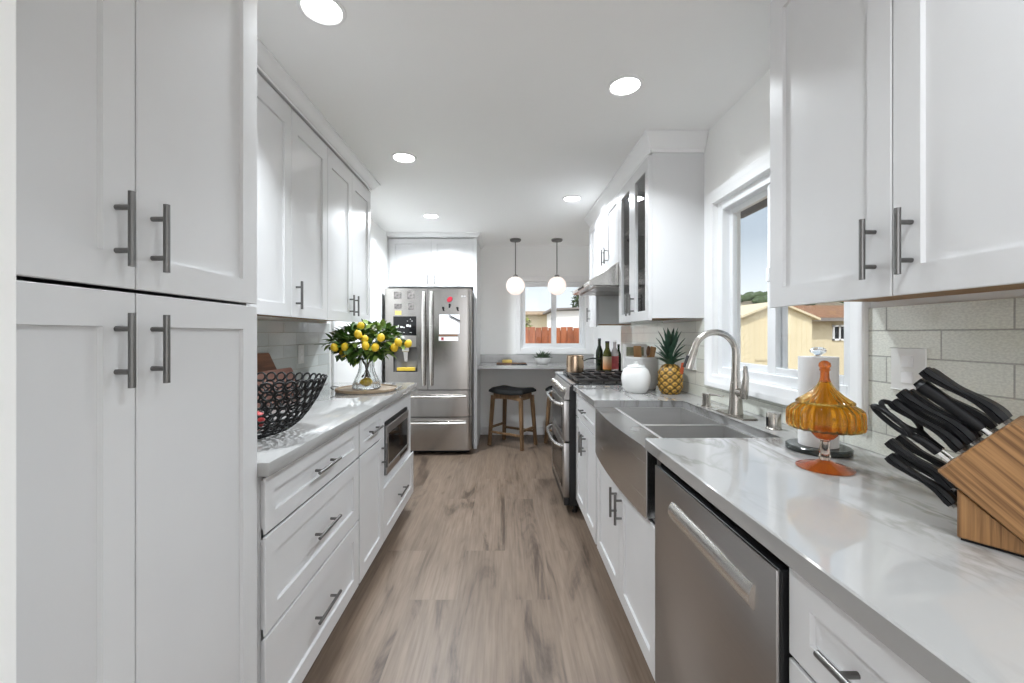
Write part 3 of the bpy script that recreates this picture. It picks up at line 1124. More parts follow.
b1 = base_root('white base cabinet of three wide drawers beside the pantry', 1.166, 1.925, XBL, 1)
for (z0, z1) in ((0.7065, 0.866), (0.4195, 0.6975), (0.112, 0.4105)):
    door(b1, XBL, 1, 1.168, 1.9170, z0, z1, 'drawer', 'h', 0.05 if z1 - z0 < 0.2 else 0.062, L=0.185, sp=0.128)
b2 = base_root('narrow white base cabinet with one drawer over one door', 1.925, 2.310, XBL, 1)
door(b2, XBL, 1, 1.9300, 2.306, 0.7065, 0.866, 'drawer', 'h', 0.05, L=0.165, sp=0.102)
door(b2, XBL, 1, 1.9300, 2.306, 0.112, 0.698, 'door', 'v', 0.062, 0.61, 2.272)
b3 = base_root('white base cabinet holding the microwave over one drawer', 2.310, 3.060, XBL, 1, holes=(2.394, 2.935, 0.455, 0.765))
door(b3, XBL, 1, 2.310, 3.060, 0.112, 0.410, 'drawer', 'h', 0.062, L=0.185, sp=0.128)
# microwave
mw = thing('microwave', 'built-in steel framed microwave under the left worktop', 'microwave', (-0.9, 2.66, 0.4555))
XF = XBL - DT
MB().box(XF - 0.36, XF + 0.002, 2.400, 2.929, 0.4555, 0.757).build('body', M_BLACKMETAL, mw)
fm = MB()
fm.box(XF + 0.002, XF + 0.014, 2.396, 2.933, 0.457, 0.505, 0.003).box(XF + 0.002, XF + 0.014, 2.396, 2.933, 0.690, 0.740, 0.003)
fm.box(XF + 0.002, XF + 0.014, 2.396, 2.436, 0.505, 0.690, 0.003).box(XF + 0.002, XF + 0.014, 2.905, 2.933, 0.505, 0.690, 0.003)
fm.build('trim_frame', M_STEEL_H, mw)
MB().box(XF + 0.002, XF + 0.010, 2.436, 2.905, 0.505, 0.690).build('door_glass', M_BLACKGLASS, mw)
gl = MB()
for k in range(4):
    gl.box(XF + 0.002, XF + 0.006, 2.40, 2.93, 0.743 + k * 0.005, 0.7455 + k * 0.005)
gl.build('vent_grille', M_BLACKMETAL, mw)
MB().box(XF + 0.0141, XF + 0.0155, 2.70, 2.88, 0.470, 0.490, 0.001).build('control_strip', M_BLACKGLASS, mw)

# left worktop
tag(MB().box(XL + 0.001, -0.655, 1.1525, 3.085, 0.875, 0.915, 0.003, 2).build('worktop', M_QUARTZ_P, origin=(-0.98, 2.12, 0.875)),
    'long white quartz worktop along the left cabinets', 'worktop')

# ---- right base cabinets
r1 = base_root('white base cabinet with a drawer over two doors beside the range', 2.270, 2.928, XBR, -1)
door(r1, XBR, -1, 2.290, 2.928, 0.7065, 0.866, 'drawer', 'h', 0.05, L=0.11, sp=0.076)
door(r1, XBR, -1, 2.290, 2.609, 0.112, 0.698, 'door', 'v', 0.06, 0.585, 2.575)
door(r1, XBR, -1, 2.609, 2.928, 0.112, 0.698, 'door', 'v', 0.06, 0.585, 2.645)
r2 = base_root('white sink base cabinet with two doors below the steel apron', 1.372, 2.268, XBR, -1, zt=0.633)
door(r2, XBR, -1, 1.374, 1.820, 0.112, 0.624, 'door', 'v', 0.06, 0.52, 1.780)
door(r2, XBR, -1, 1.820, 2.262, 0.112, 0.624, 'door', 'v', 0.06, 0.52, 1.860)
r3 = base_root('white base cabinet of drawers nearest the camera on the right', 0.280, 0.736, XBR, -1)
for (z0, z1) in ((0.7105, 0.866), (0.4165, 0.7020), (0.112, 0.4085)):
    door(r3, XBR, -1, 0.283, 0.733, z0, z1, 'drawer', 'h', 0.05 if z1 - z0 < 0.2 else 0.062, L=0.24, sp=0.16)
r4 = base_root('narrow white base cabinet on the far side of the range', 3.692, 4.000, XBR, -1)
door(r4, XBR, -1, 3.694, 3.998, 0.112, 0.866, 'door', 'v', 0.06, 0.72, 3.735)

# right worktop around the sink
SY0, SY1 = 1.428, 2.240
poly = [(0.481, 0.27), (XR - 0.001, 0.27), (XR - 0.001, 2.929), (0.481, 2.929), (0.481, SY1), (0.958, SY1), (0.958, SY0), (0.481, SY0)]
tag(MB().prism([(x, y, 0.875) for x, y in poly], (0, 0, 0.04), 0.003).build('worktop', M_QUARTZ, origin=(0.8, 1.6, 0.875)),
    'long veined white quartz worktop around the sink on the right', 'worktop')
tag(MB().box(0.481, XR - 0.001, 3.691, 4.0, 0.875, 0.915, 0.003).build('worktop', M_QUARTZ_P, origin=(0.8, 3.85, 0.875)),
    'short white quartz worktop beyond the range carrying the bottles', 'worktop')
# bar counter in the nook
bc = thing('bar_counter', 'pale quartz bar counter along the back wall under the window', 'counter', (0.4, 5.0, 0.875))
MB().box(-0.311, XR - 0.001, 4.73, YB - 0.001, 0.875, 0.915, 0.003).build('slab', M_QUARTZ_P, bc)
MB().box(-0.311, XR - 0.001, YB - 0.021, YB - 0.001, 0.9152, 1.020, 0.002).build('upstand', M_QUARTZ_P, bc)

# ------------------------------------------------------------------ farmhouse sink
sk = thing('farmhouse_sink', 'dark stainless double bowl sink with a bowed apron front', 'sink', (0.7, 1.834, 0.64))
xa, xb_, sag = 0.487, 0.585, 0.018
arc = []
for i in range(25):
    tt = i / 24
    y = SY0 + 0.002 + (SY1 - SY0 - 0.004) * tt
    arc.append((xa - sag * (1 - (2 * tt - 1) ** 2), y))
polya = arc + [(xb_, SY1 - 0.002), (xb_, SY0 + 0.002)]
MB().prism([(x, y, 0.634) for x, y in polya], (0, 0, 0.246), 0.003).build('apron', M_SINK, sk, angle=25)
for (a, b) in ((SY0 + 0.002, 1.798), (1.798, SY1 - 0.002)):
    bs = MB()
    th = 0.012
    zb, zr = 0.660, 0.879
    x0, x1 = xb_ + 0.0005, 0.956
    bs.box(x0, x1, a, b, zb - th, zb)
    bs.box(x0, x0 + th, a, b, zb, zr).box(x1 - th, x1, a, b, zb, zr)
    bs.box(x0 + th, x1 - th, a, a + th, zb, zr).box(x0 + th, x1 - th, b - th, b, zb, zr)
    bo = bs.build('basin', M_BASIN, sk, smooth=False)
    MB().lathe(((x0 + x1) / 2, (a + b) / 2, zb), [(0.0, 0.0005), (0.045, 0.0005), (0.045, 0.003), (0.030, 0.004), (0.026, 0.0015), (0, 0.0015)], 24).build('drain', M_STEEL_L, bo)

# ------------------------------------------------------------------ dishwasher
dw = thing('dishwasher', 'stainless steel dishwasher with a bar handle below the right worktop', 'dishwasher', (0.8, 1.04, 0))
MB().box(0.522, XR - 0.05, 0.741, 1.333, 0.11, 0.8745).build('body', M_BLACKMETAL, dw)
MB().box(0.482, 0.4885, 0.7375, 1.335, 0.110, 0.852, 0.002, 2).build('door', M_STEEL_H, dw)
MB().box(0.489, 0.521, 0.7385, 1.334, 0.112, 0.851, 0.002).build('door_core', M_BLACKMETAL, dw)
MB().box(0.545, 0.60, 0.741, 1.333, 0.0, 0.1095).build('toe_kick', M_BLACKMETAL, dw)
hb_ = MB()
# wide strip with a softly bulging face
za, zb = 0.738, 0.788
hp = []
for i in range(9):
    tt = i / 8
    hp.append((0.4818 - 0.012 * math.sin(PI * (0.08 + 0.84 * tt)) ** 0.8, za + (zb - za) * tt))
hp = [(0.4818, za)] + hp + [(0.4818, zb)]
hb_.prism([(x, 0.800, z) for x, z in hp], (0, 0.395, 0))
hb_.build('handle', M_STEEL_L, dw)
tag(MB().box(0.502, 0.54, 1.3355, 1.3715, 0.0, 0.8745).build('filler_strip', M_BLACKMETAL, origin=(0.52, 1.354, 0)),
    'narrow black filler strip between the dishwasher and the sink apron', 'filler')

# ------------------------------------------------------------------ range
RY0, RY1 = 2.940, 3.682
rg = thing('double_oven_range', 'stainless gas range with two oven doors and curved handles', 'range', (0.78, 3.31, 0))
MB().box(0.456, XR - 0.012, RY0 + 0.004, RY1 - 0.004, 0.055, 0.905).build('body', M_BLACKMETAL, rg)
MB().box(0.456, XR - 0.012, RY0, RY1, 0.905, 0.922, 0.004).build('cooktop', M_BLACKMETAL, rg)
MB().prism([(0.420, RY0, 0.808), (0.416, RY0, 0.824), (0.452, RY0, 0.912), (0.470, RY0, 0.926), (0.500, RY0, 0.926), (0.500, RY0, 0.9225), (0.4555, RY0, 0.900), (0.4555, RY0, 0.808)], (0, RY1 - RY0, 0), 0.002).build('control_panel', M_STEEL_H, rg)
for k, yy in enumerate((3.03, 3.14, 3.31, 3.48, 3.59)):
    ax = V((-0.92, 0, 0.39))
    kb = MB().lathe((0.433, yy, 0.868), [(0.021, 0.0), (0.022, 0.004), (0.019, 0.007), (0.018, 0.028), (0.015, 0.032), (0, 0.032)], 18, axis=ax)
    kb.build('knob', M_STEEL_L, rg)
for (z0, z1, hz) in ((0.512, 0.802, 0.770), (0.115, 0.502, 0.474)):
    d = MB().box(0.4155, 0.4555, RY0, RY1, z0, z1, 0.005, 2).build('oven_door', M_STEEL_H, rg)
    MB().box(0.4125, 0.4150, RY0 + 0.075, RY1 - 0.075, z0 + 0.05, z1 - 0.065).build('oven_glass', M_BLACKGLASS, d)
    pt = []
    for i in range(15):
        tt = i / 14
        y = RY0 + 0.03 + (RY1 - RY0 - 0.06) * tt
        e_ = min(tt, 1 - tt)
        pt.append((0.404 - 0.055 * (1 - (2 * tt - 1) ** 4) * 0.9, y, hz))
    hd = MB().tube(pt, 0.013, 12)
    hd.tube([(0.415, RY0 + 0.035, hz), (0.398, RY0 + 0.035, hz)], 0.012, 10).tube([(0.415, RY1 - 0.035, hz), (0.398, RY1 - 0.035, hz)], 0.012, 10)
    hd.build('handle', M_STEEL_L, d)
MB().box(0.420, 0.455, RY0 + 0.003, RY1 - 0.003, 0.058, 0.112, 0.003).build('storage_drawer', M_BLACKMETAL, rg)
for (xx, yy) in ((0.50, 2.98), (0.50, 3.64), (1.05, 2.98), (1.05, 3.64)):
    MB().lathe((xx, yy, 0), [(0.02, 0), (0.02, 0.01), (0.01, 0.012), (0.01, 0.055)], 12).build('foot', M_BLACKMETAL, rg)
for (xx, yy) in ((0.62, 3.10), (0.95, 3.10), (0.62, 3.53), (0.95, 3.53), (0.79, 3.31)):
    MB().lathe((xx, yy, 0.922), [(0.045, 0), (0.045, 0.008), (0.034, 0.010), (0.034, 0.018), (0.0, 0.019)], 20).build('burner', M_IRON, rg)
for (ya, yb) in ((RY0 + 0.012, RY0 + 0.246), (RY0 + 0.254, RY1 - 0.254), (RY1 - 0.246, RY1 - 0.012)):
    g_ = MB()
    xa0, xb0 = 0.515, 1.075
    zt0, zt1 = 0.936, 0.952
    g_.box(xa0, xb0, ya, ya + 0.012, zt0, zt1, 0.002).box(xa0, xb0, yb - 0.012, yb, zt0, zt1, 0.002)
    for i in range(7):
        xx = xa0 + (xb0 - xa0 - 0.012) * i / 6
        g_.box(xx, xx + 0.012, ya + 0.012, yb - 0.012, zt0, zt1, 0.002)
        for yy in (ya, yb - 0.012):
            g_.box(xx, xx + 0.012, yy, yy + 0.012, 0.9222, zt0)
    g_.build('grate', M_IRON, rg, smooth=False)

# range hood
hd = thing('range_hood', 'steel under-cabinet range hood with a slanted front over the cooktop', 'hood', (0.86, 3.32, 1.62))
prof = [(0.600, 1.622), (0.600, 1.652), (0.806, 1.788), (XR - 0.011, 1.788), (XR - 0.011, 1.622)]
MB().prism([(x, 2.960, z) for x, z in prof], (0, 0.726, 0), 0.003).build('shell', M_STEEL_L, hd)
fl = MB()
for k in range(2):
    y0 = 2.99 + k * 0.345
    fl.box(0.66, 1.06, y0, y0 + 0.32, 1.612, 1.6215, 0.002)
fl.build('filter', M_STEEL_H, hd)
for k in range(4):
    MB().lathe((0.5995, 3.20 + k * 0.06, 1.637), [(0.009, 0), (0.009, 0.004), (0, 0.005)], 12, axis=NX).build('button', M_BLACKPLASTIC, hd)

# ------------------------------------------------------------------ refrigerator
FX0, FX1, FY = -1.272, -0.352, 4.37
fr = thing('refrigerator', 'stainless french door refrigerator with two bottom drawers', 'refrigerator', (-0.81, 4.75, 0))
MB().box(FX0 + 0.006, FX1 - 0.006, FY + 0.075, YB - 0.03, 0.045, 1.745).build('case', M_GREYMETAL, fr)
xs = (FX0 + FX1) / 2


def recess_panel(mb, x0, x1, z0, z1, y0, y1, hx0, hx1, hz0, hz1, dep):
    """slab y0(front)..y1 with a pocket in its front face"""
    bm = mb.bm
    gx = [x0, hx0, hx1, x1]
    gz = [z0, hz0, hz1, z1]
    vs = [[bm.verts.new((x, y0, z)) for x in gx] for z in gz]
    for i in range(3):
        for j in range(3):
            if i == 1 and j == 1:
                continue
            bm.faces.new((vs[i][j], vs[i][j + 1], vs[i + 1][j + 1], vs[i + 1][j]))
    h = [vs[1][1], vs[1][2], vs[2][2], vs[2][1]]
    hb2 = [bm.verts.new((v.co.x, y0 + dep, v.co.z)) for v in h]
    for k in range(4):
        bm.faces.new((h[k], h[(k + 1) % 4], hb2[(k + 1) % 4], hb2[k]))
    bm.faces.new(hb2)
    bk = [[bm.verts.new((x, y1, z)) for x in gx] for z in gz]
    for i in range(3):
        for j in range(3):
            bm.faces.new((bk[i][j], bk[i + 1][j], bk[i + 1][j + 1], bk[i][j + 1]))
    for i in range(3):
        bm.faces.new((vs[i][0], vs[i + 1][0], bk[i + 1][0], bk[i][0]))
        bm.faces.new((vs[i][3], bk[i][3], bk[i + 1][3], vs[i + 1][3]))
        bm.faces.new((vs[0][i], bk[0][i], bk[0][i + 1], vs[0][i + 1]))
        bm.faces.new((vs[3][i], vs[3][i + 1], bk[3][i + 1], bk[3][i]))


HXA, HXB, HZA, HZB = -1.176, -0.922, 0.878, 1.136
ld = MB()
recess_panel(ld, FX0 + 0.028, xs - 0.003, 0.690, 1.757, FY, FY + 0.073, HXA, HXB, HZA, HZB, 0.055)
# rolled outer edge
ld.prism([(FX0 + 0.028, FY, 0.690), (FX0 + 0.012, FY + 0.006, 0.690), (FX0 + 0.003, FY + 0.018, 0.690), (FX0, FY + 0.034, 0.690), (FX0, FY + 0.073, 0.690), (FX0 + 0.028, FY + 0.073, 0.690)], (0, 0, 1.757 - 0.690))
ldo = ld.build('door', M_STEEL_V, fr, smooth=False)
def bow(x):
    return FY + 0.016 * ((x - xs) / 0.46) ** 2


rd = MB()
rd.prism([(x_, bow(x_), 0.690) for x_ in [xs + 0.003 + (FX1 - 0.028 - xs - 0.003) * i_ / 14 for i_ in range(15)]] + [ (FX1 - 0.012, FY + 0.022, 0.690), (FX1 - 0.003, FY + 0.032, 0.690), (FX1, FY + 0.044, 0.690), (FX1, FY + 0.073, 0.690), (xs + 0.003, FY + 0.073, 0.690)], (0, 0, 1.757 - 0.690))
rdo = rd.build('door', M_STEEL_V, fr)
drs = []
for (z0, z1) in ((0.405, 0.682), (0.048, 0.396)):
    ps = [(FX0, FY + 0.073), (FX0, FY + 0.044), (FX0 + 0.003, FY + 0.032), (FX0 + 0.012, FY + 0.022)]
    ps += [(x_, bow(x_)) for x_ in [FX0 + 0.028 + (FX1 - FX0 - 0.056) * i_ / 28 for i_ in range(29)]]
    ps += [(FX1 - 0.012, FY + 0.022), (FX1 - 0.003, FY + 0.032), (FX1, FY + 0.044), (FX1, FY + 0.073)]
    drs.append(MB().prism([(x_, y_, z0) for x_, y_ in ps], (0, 0, z1 - z0)).build('drawer', M_STEEL_V, fr))
for (o, sx_) in ((ldo, -1), (rdo, 1)):
    x = xs + sx_ * 0.040
    pt = []
    for i in range(13):
        tt = i / 12
        pt.append((x, FY - 0.014 - 0.042 * (1 - (2 * tt - 1) ** 4), 0.735 + tt * (1.722 - 0.735)))
    h_ = MB().tube(pt, 0.017, 12, flat=0.7)
    h_.box(x - 0.012, x + 0.012, FY - 0.02, FY - 0.0005, 0.738, 0.775, 0.003).box(x - 0.012, x + 0.012, FY - 0.02, FY - 0.0005, 1.685, 1.720, 0.003)
    h_.build('handle', M_STEEL_L, o)
for (o, z) in ((drs[0], 0.622), (drs[1], 0.345)):
    pt = []
    for i in range(13):
        tt = i / 12
        pt.append((-1.205 + tt * (1.205 - 0.412), FY - 0.014 - 0.042 * (1 - (2 * tt - 1) ** 4), z))
    h_ = MB().tube(pt, 0.018, 12, flat=0.75)
    h_.box(-1.205, -1.17, FY - 0.02, FY - 0.0005, z - 0.012, z + 0.012, 0.003).box(-0.447, -0.412, FY - 0.02, FY - 0.0005, z - 0.012, z + 0.012, 0.003)
    h_.build('handle', M_STEEL_L, o)
MB().box(HXA, HXB - 0.012, FY - 0.003, FY - 0.0003, 1.262, 1.462, 0.001).build('display_panel', M_BLACKGLASS, ldo)
mk = MB()
rr = random.Random(4)
x = HXA + 0.03
while x < HXB - 0.07:
    wd = rr.uniform(0.008, 0.03)
    zz = 1.345 + rr.uniform(-0.008, 0.012)
    mk.box(x, x + wd, FY - 0.0045, FY - 0.0031, zz, zz + rr.uniform(0.008, 0.028))
    x += wd + rr.uniform(0.003, 0.02)
for k in range(8):
    xx = rr.uniform(HXA + .02, HXB - .05)
    zz = rr.choice((1.29, 1.43, 1.41))
    mk.box(xx, xx + 0.012, FY - 0.0045, FY - 0.0031, zz, zz + 0.005)
mk.build('display_marks', M_TRAY_IVORY, ldo)
MB().box(HXA, HXB - 0.012, FY - 0.003, FY - 0.0003, 1.140, 1.255, 0.001).build('button_panel', M_STEEL_H, ldo)
MB().box(HXA + 0.001, HXB - 0.001, FY + 0.050, FY + 0.0548, HZA + 0.001, HZB - 0.001).build('dispenser_back', M_GREYMETAL, ldo)
dn = MB()
dn.box(-1.09, -1.01, FY + 0.005, FY + 0.045, 1.09, 1.134, 0.004)
dn.prism([(-1.075, FY + 0.012, 1.088), (-1.025, FY + 0.012, 1.088), (-1.035, FY + 0.030, 0.985), (-1.065, FY + 0.030, 0.985)], (0, 0.010, 0))
dn.build('dispenser_paddle', M_STEEL_L, ldo)
MB().box(-1.15, -0.94, FY - 0.001, FY + 0.045, 0.8785, 0.888, 0.002).build('drip_tray', M_BLACKPLASTIC, ldo)
lg = MB().lathe((-0.452, FY - 0.0003, 1.672), [(0.011, 0), (0.011, 0.002), (0, 0.002)], 16, axis=NY)
lg.box(-0.436, -0.412, FY - 0.002, FY - 0.0003, 1.664, 1.680)
lg.build('emblem', M_CHROME, rdo)
for xx in (FX0 + 0.08, FX1 - 0.08):
    MB().lathe((xx, FY + 0.13, 0), [(0.025, 0), (0.025, 0.02), (0.018, 0.022), (0.018, 0.0445)], 14).build('foot', M_BLACKPLASTIC, fr)
MB().box(FX0 + 0.03, FX1 - 0.03, FY + 0.09, FY + 0.10, 0.008, 0.0445).build('kick_grille', M_BLACKPLASTIC, fr)


# things stuck on the fridge
def on_fridge(name, label, cat, x0, x1, z0, z1, mat, th=0.0015, group=None):
    return tag(MB().box(x0, x1, FY - th - 0.0004, FY - 0.0004, z0, z1, min(th, 0.004) * 0.3).build(name, mat, origin=((x0 + x1) / 2, FY - 0.0004, z0)), label, cat, group)


on_fridge('photo_magnet', 'small photo magnet, upper left of four on the left fridge door', 'photo magnet', -1.170, -1.092, 1.645, 1.722, M_PHOTO)
on_fridge('photo_magnet', 'small dark photo magnet, upper right of four on the left fridge door', 'photo magnet', -1.028, -0.954, 1.643, 1.726, M_PHOTO)
on_fridge('photo_magnet', 'small dark photo magnet just above the yellow tag on the fridge', 'photo magnet', -1.166, -1.088, 1.540, 1.595, M_PHOTO)
on_fridge('photo_magnet', 'small photo magnet, lower right of four on the left fridge door', 'photo magnet', -1.020, -0.957, 1.528, 1.603, M_PHOTO)
on_fridge('tag_magnet', 'small yellow tag on the left fridge door above the black display', 'magnet', -1.158, -1.092, 1.478, 1.520, M_CHEESE)
tag(MB().lathe((-0.582, FY - 0.0004, 1.640), [(0.032, 0), (0.034, 0.003), (0.030, 0.008), (0, 0.009)], 24, axis=NY, sy=0.75).build('round_magnet', M_RED, origin=(-0.582, FY, 1.64)),
    'dark red oval magnet high on the right fridge door', 'magnet')
for (x, z, lb) in ((-0.650, 1.540, 'small dark clip magnet left of the other clips on the fridge'), (-0.582, 1.573, 'small dark clip magnet directly below the red magnet'),
                   (-0.500, 1.540, 'small dark clip magnet right of the other clips on the fridge')):
    b_ = MB()
    a_ = rr.uniform(-0.6, 0.6)
    ux = V((math.cos(a_), 0, math.sin(a_)))
    b_.obox((x, FY - 0.005, z), ux, PY, ux.cross(PY), 0.016, 0.009, 0.045, 0.003)
    b_.obox((x, FY - 0.012, z + 0.01), ux, PY, ux.cross(PY), 0.022, 0.006, 0.014, 0.002)
    tag(b_.build('clip_magnet', M_BLACKPLASTIC, origin=(x, FY, z)), lb, 'magnet')
on_fridge('whiteboard', 'white magnetic memo board on the right fridge door', 'memo board', -0.692, -0.478, 1.275, 1.480, M_WHITEB, 0.004)
pn = MB().tube([(-0.590, FY - 0.0115, 1.476), (-0.475, FY - 0.0115, 1.415)], 0.006, 10)
tag(pn.build('marker_pen', M_BLACKPLASTIC, origin=(-0.53, FY - 0.0115, 1.44)), 'black marker pen slanting across the white memo board', 'pen')
on_fridge('magnet_strip', 'brown strip under the white memo board on the fridge', 'magnet strip', -0.698, -0.500, 1.252, 1.272, M_BROWNSTRIP, 0.004)
ms = thing('label_strip', 'pale strip with one dark square below the fridge memo board', 'label', (-0.595, FY, 1.20))
MB().box(-0.698, -0.493, FY - 0.0025, FY - 0.0004, 1.205, 1.248).build('strip', M_PLATE, ms)
MB().box(-0.672, -0.645, FY - 0.0040, FY - 0.0026, 1.213, 1.242).build('square', M_RED, ms)
tag(MB().prism([(-1.14, FY + 0.001, 0.8884), (-0.945, FY + 0.001, 0.8884), (-0.955, FY + 0.044, 0.8884), (-1.12, FY + 0.044, 0.8884)], (0, 0, 0.034), 0.003).build('folded_cloth', M_SPONGE, origin=(-1.04, FY, 0.8884)),
    'yellow folded cloth in the fridge water dispenser', 'cloth')

# ------------------------------------------------------------------ ceiling lights and pendants
LIGHTS = [(-0.634, 1.438, 'recessed ceiling light nearest the camera, beside the left cabinets'),
          (0.544, 1.881, 'recessed ceiling light nearest the kitchen window'),
          (-0.643, 2.644, 'recessed ceiling light at the far end of the left cabinets'),
          (0.555, 3.439, 'recessed ceiling light in front of the range hood'),
          (-0.703, 3.944, 'recessed ceiling light in front of the refrigerator')]


def can_light(x, y, label):
    r = thing('recessed_light', label, 'ceiling light', (x, y, ZC), 'recessed ceiling lights')
    MB().lathe((x, y, ZC - 0.0005), [(0.080, 0), (0.078, -0.005), (0.068, -0.007), (0.064, -0.004), (0.064, 0)], 40).build('trim_ring', M_TRIM, r)
    MB().lathe((x, y, ZC - 0.0006), [(0.0635, 0), (0.0635, -0.0035), (0, -0.0035)], 40).build('lens', M_LENS, r)


def can_lamp(x, y, power=CAN_POWER, spread=2.3):
    la = bpy.data.lights.new('can_lamp', 'AREA')
    la.shape = 'DISK'
    la.size = 0.12
    la.spread = spread
    la.energy = power
    la.color = (0.885, 0.95, 1.0)
    lo = bpy.data.objects.new('can_lamp', la)
    lo.location = (x, y, ZC - 0.010)
    COL.objects.link(lo)


for (x, y, lb) in LIGHTS:
    can_light(x, y, lb)
    if y > 3:
        can_lamp(x, y, CAN_FAR if x < 0 else CAN_FAR * 0.32, 2.7)
    elif y > 2.5:
        can_lamp(x, y, CAN_MID, 1.75)
    else:
        can_lamp(x, y, CAN_POWER if x > 0 else CAN_POWER * 0.7, 2.2 if x > 0 else 1.8)
for (x, y) in ((0.55, 0.30), (-0.60, -1.20), (0.55, -1.3)):  # unseen lamps, added to strengthen the ambient light
    can_light(x, y, 'added unseen ceiling light behind the camera')
    can_lamp(x, y, 3.6 if y > 0 else 7.5, 2.2)

for (x, lb) in ((0.124, 'white globe pendant lamp in front of the left window edge'), (0.616, 'white globe pendant lamp nearer the range hood')):
    y, zg, R = 4.92, 1.848, 0.110
    p = thing('pendant_lamp', lb, 'pendant lamp', (x, y, zg - R), 'globe pendants over the bar counter')
    MB().lathe((x, y, ZC), [(0.066, -0.0005), (0.066, -0.016), (0.058, -0.026), (0.012, -0.028), (0.012, -0.034), (0, -0.034)], 28).build('canopy', M_GREYMETAL, p)
    MB().tube([(x, y, ZC - 0.030), (x, y, zg + R + 0.018)], 0.006, 10).build('stem', M_GREYMETAL, p)
    MB().lathe((x, y, zg + R - 0.004), [(0.030, 0), (0.030, 0.014), (0.016, 0.026), (0, 0.026)], 20).build('fitter', M_GREYMETAL, p)
    MB().ellipsoid((x, y, zg), R, R, R, seg=36, rings=22).build('globe', M_GLOBE, p)


# ------------------------------------------------------------------ stools
def stool(cx, cy, ang, label):
    r = thing('counter_stool', label, 'stool', (cx, cy, 0), 'saddle stools at the bar counter')
    u = V((math.cos(ang), math.sin(ang), 0))
    v = V((-math.sin(ang), math.cos(ang), 0))
    c0 = V((cx, cy, 0))

    def P(a, b, z):
        return c0 + u * a + v * b + PZ * z
    W, D = 0.218, 0.155
    tw, td = 0.185, 0.125
    zs = 0.575
    for (sa, sb) in ((-1, -1), (1, -1), (1, 1), (-1, 1)):
        lg_ = MB()
        b0, b1_ = P(sa * W, sb * D, 0), P(sa * tw, sb * td, zs)
        e = 0.019
        vs = []
        for (pp, hw) in ((b0, e * 0.85), (b1_, e)):
            vs.append([lg_.bm.verts.new(pp + u * (i * hw) + v * (j * hw)) for i, j in ((-1, -1), (1, -1), (1, 1), (-1, 1))])
        for k in range(4):
            lg_.bm.faces.new((vs[0][k], vs[0][(k + 1) % 4], vs[1][(k + 1) % 4], vs[1][k]))
        lg_.bm.faces.new(list(reversed(vs[0])))
        lg_.bm.faces.new(vs[1])
        lg_.build('leg', M_OAK, r, smooth=False)
    # stretchers
    def at(z, sa, sb):
        t_ = z / zs
        return P(sa * (W + (tw - W) * t_), sb * (D + (td - D) * t_), z)
    for (z, A, B) in ((0.155, (-1, -1), (1, -1)), (0.155, (-1, 1), (1, 1)), (0.205, (-1, -1), (-1, 1)), (0.205, (1, -1), (1, 1))):
        a, b = at(z, *A), at(z, *B)
        d = (b - a).normalized()
        MB().obox((a + b) / 2, d, PZ.cross(d), PZ, (b - a).length - 0.034, 0.020, 0.026, 0.002).build('stretcher', M_OAK, r, smooth=False)
    # apron: sides with a gentle saddle curve
    for sb in (-1, 1):
        ap = MB()
        n = 10
        rows = []
        for i in range(n + 1):
            t_ = -1 + 2 * i / n
            zt = 0.590 + 0.022 * t_ * t_
            z_b = 0.533 + 0.010 * (1 - t_ * t_) + 0.0 * t_
            a = t_ * (tw - 0.0195)
            q = [P(a, sb * (td + 0.012), z_b), P(a, sb * (td - 0.008), z_b), P(a, sb * (td - 0.008), zt), P(a, sb * (td + 0.012), zt)]
            rows.append([ap.bm.verts.new(x_) for x_ in q])
        for i in range(n):
            for k in range(4):
                ap.bm.faces.new((rows[i][k], rows[i][(k + 1) % 4], rows[i + 1][(k + 1) % 4], rows[i + 1][k]))
        ap.bm.faces.new(rows[0])
        ap.bm.faces.new(list(reversed(rows[-1])))
        ap.build('apron', M_OAK, r)
    for sa in (-1, 1):
        a, b = P(sa * tw, -td + 0.019, 0.573), P(sa * tw, td - 0.019, 0.573)
        MB().obox((a + b) / 2, u, v, PZ, 0.020, (b - a).length, 0.070, 0.002).build('apron', M_OAK, r, smooth=False)
    # saddle cushion
    cu = MB()
    nx_, ny_ = 16, 12
    top, bot = {}, {}
    for i in range(nx_ + 1):
        for j in range(ny_ + 1):
            s, t_ = -1 + 2 * i / nx_, -1 + 2 * j / ny_
            a, b = s * 0.224, t_ * 0.162
            cr_ = max(abs(s), abs(t_))
            rim = (1 - abs(s) ** 8) * (1 - abs(t_) ** 8)
            sad = 0.024 * s * s
            top[i, j] = cu.bm.verts.new(P(a * (0.985 if cr_ > 0.99 else 1), b * (0.985 if cr_ > 0.99 else 1), 0.615 + sad + 0.036 * rim ** 0.4))
            bot[i, j] = cu.bm.verts.new(P(a, b, 0.5915 + 0.022 * s * s + 0.001))
    for i in range(nx_):
        for j in range(ny_):
            cu.bm.faces.new((top[i, j], top[i + 1, j], top[i + 1, j + 1], top[i, j + 1]))
            cu.bm.faces.new((bot[i, j], bot[i, j + 1], bot[i + 1, j + 1], bot[i + 1, j]))
    for i in range(nx_):
        cu.bm.faces.new((top[i, 0], bot[i, 0], bot[i + 1, 0], top[i + 1, 0]))
        cu.bm.faces.new((top[i, ny_], top[i + 1, ny_], bot[i + 1, ny_], bot[i, ny_]))
    for j in range(ny_):
        cu.bm.faces.new((top[0, j], top[0, j + 1], bot[0, j + 1], bot[0, j]))
        cu.bm.faces.new((top[nx_, j], bot[nx_, j], bot[nx_, j + 1], top[nx_, j + 1]))
    cu.build('cushion', M_LEATHER, r, angle=60)


stool(0.087, 4.785, math.radians(-33), 'black padded wooden stool standing in full view beside the refrigerator')
stool(0.745, 4.865, math.radians(-33), 'black padded wooden stool mostly hidden behind the range')

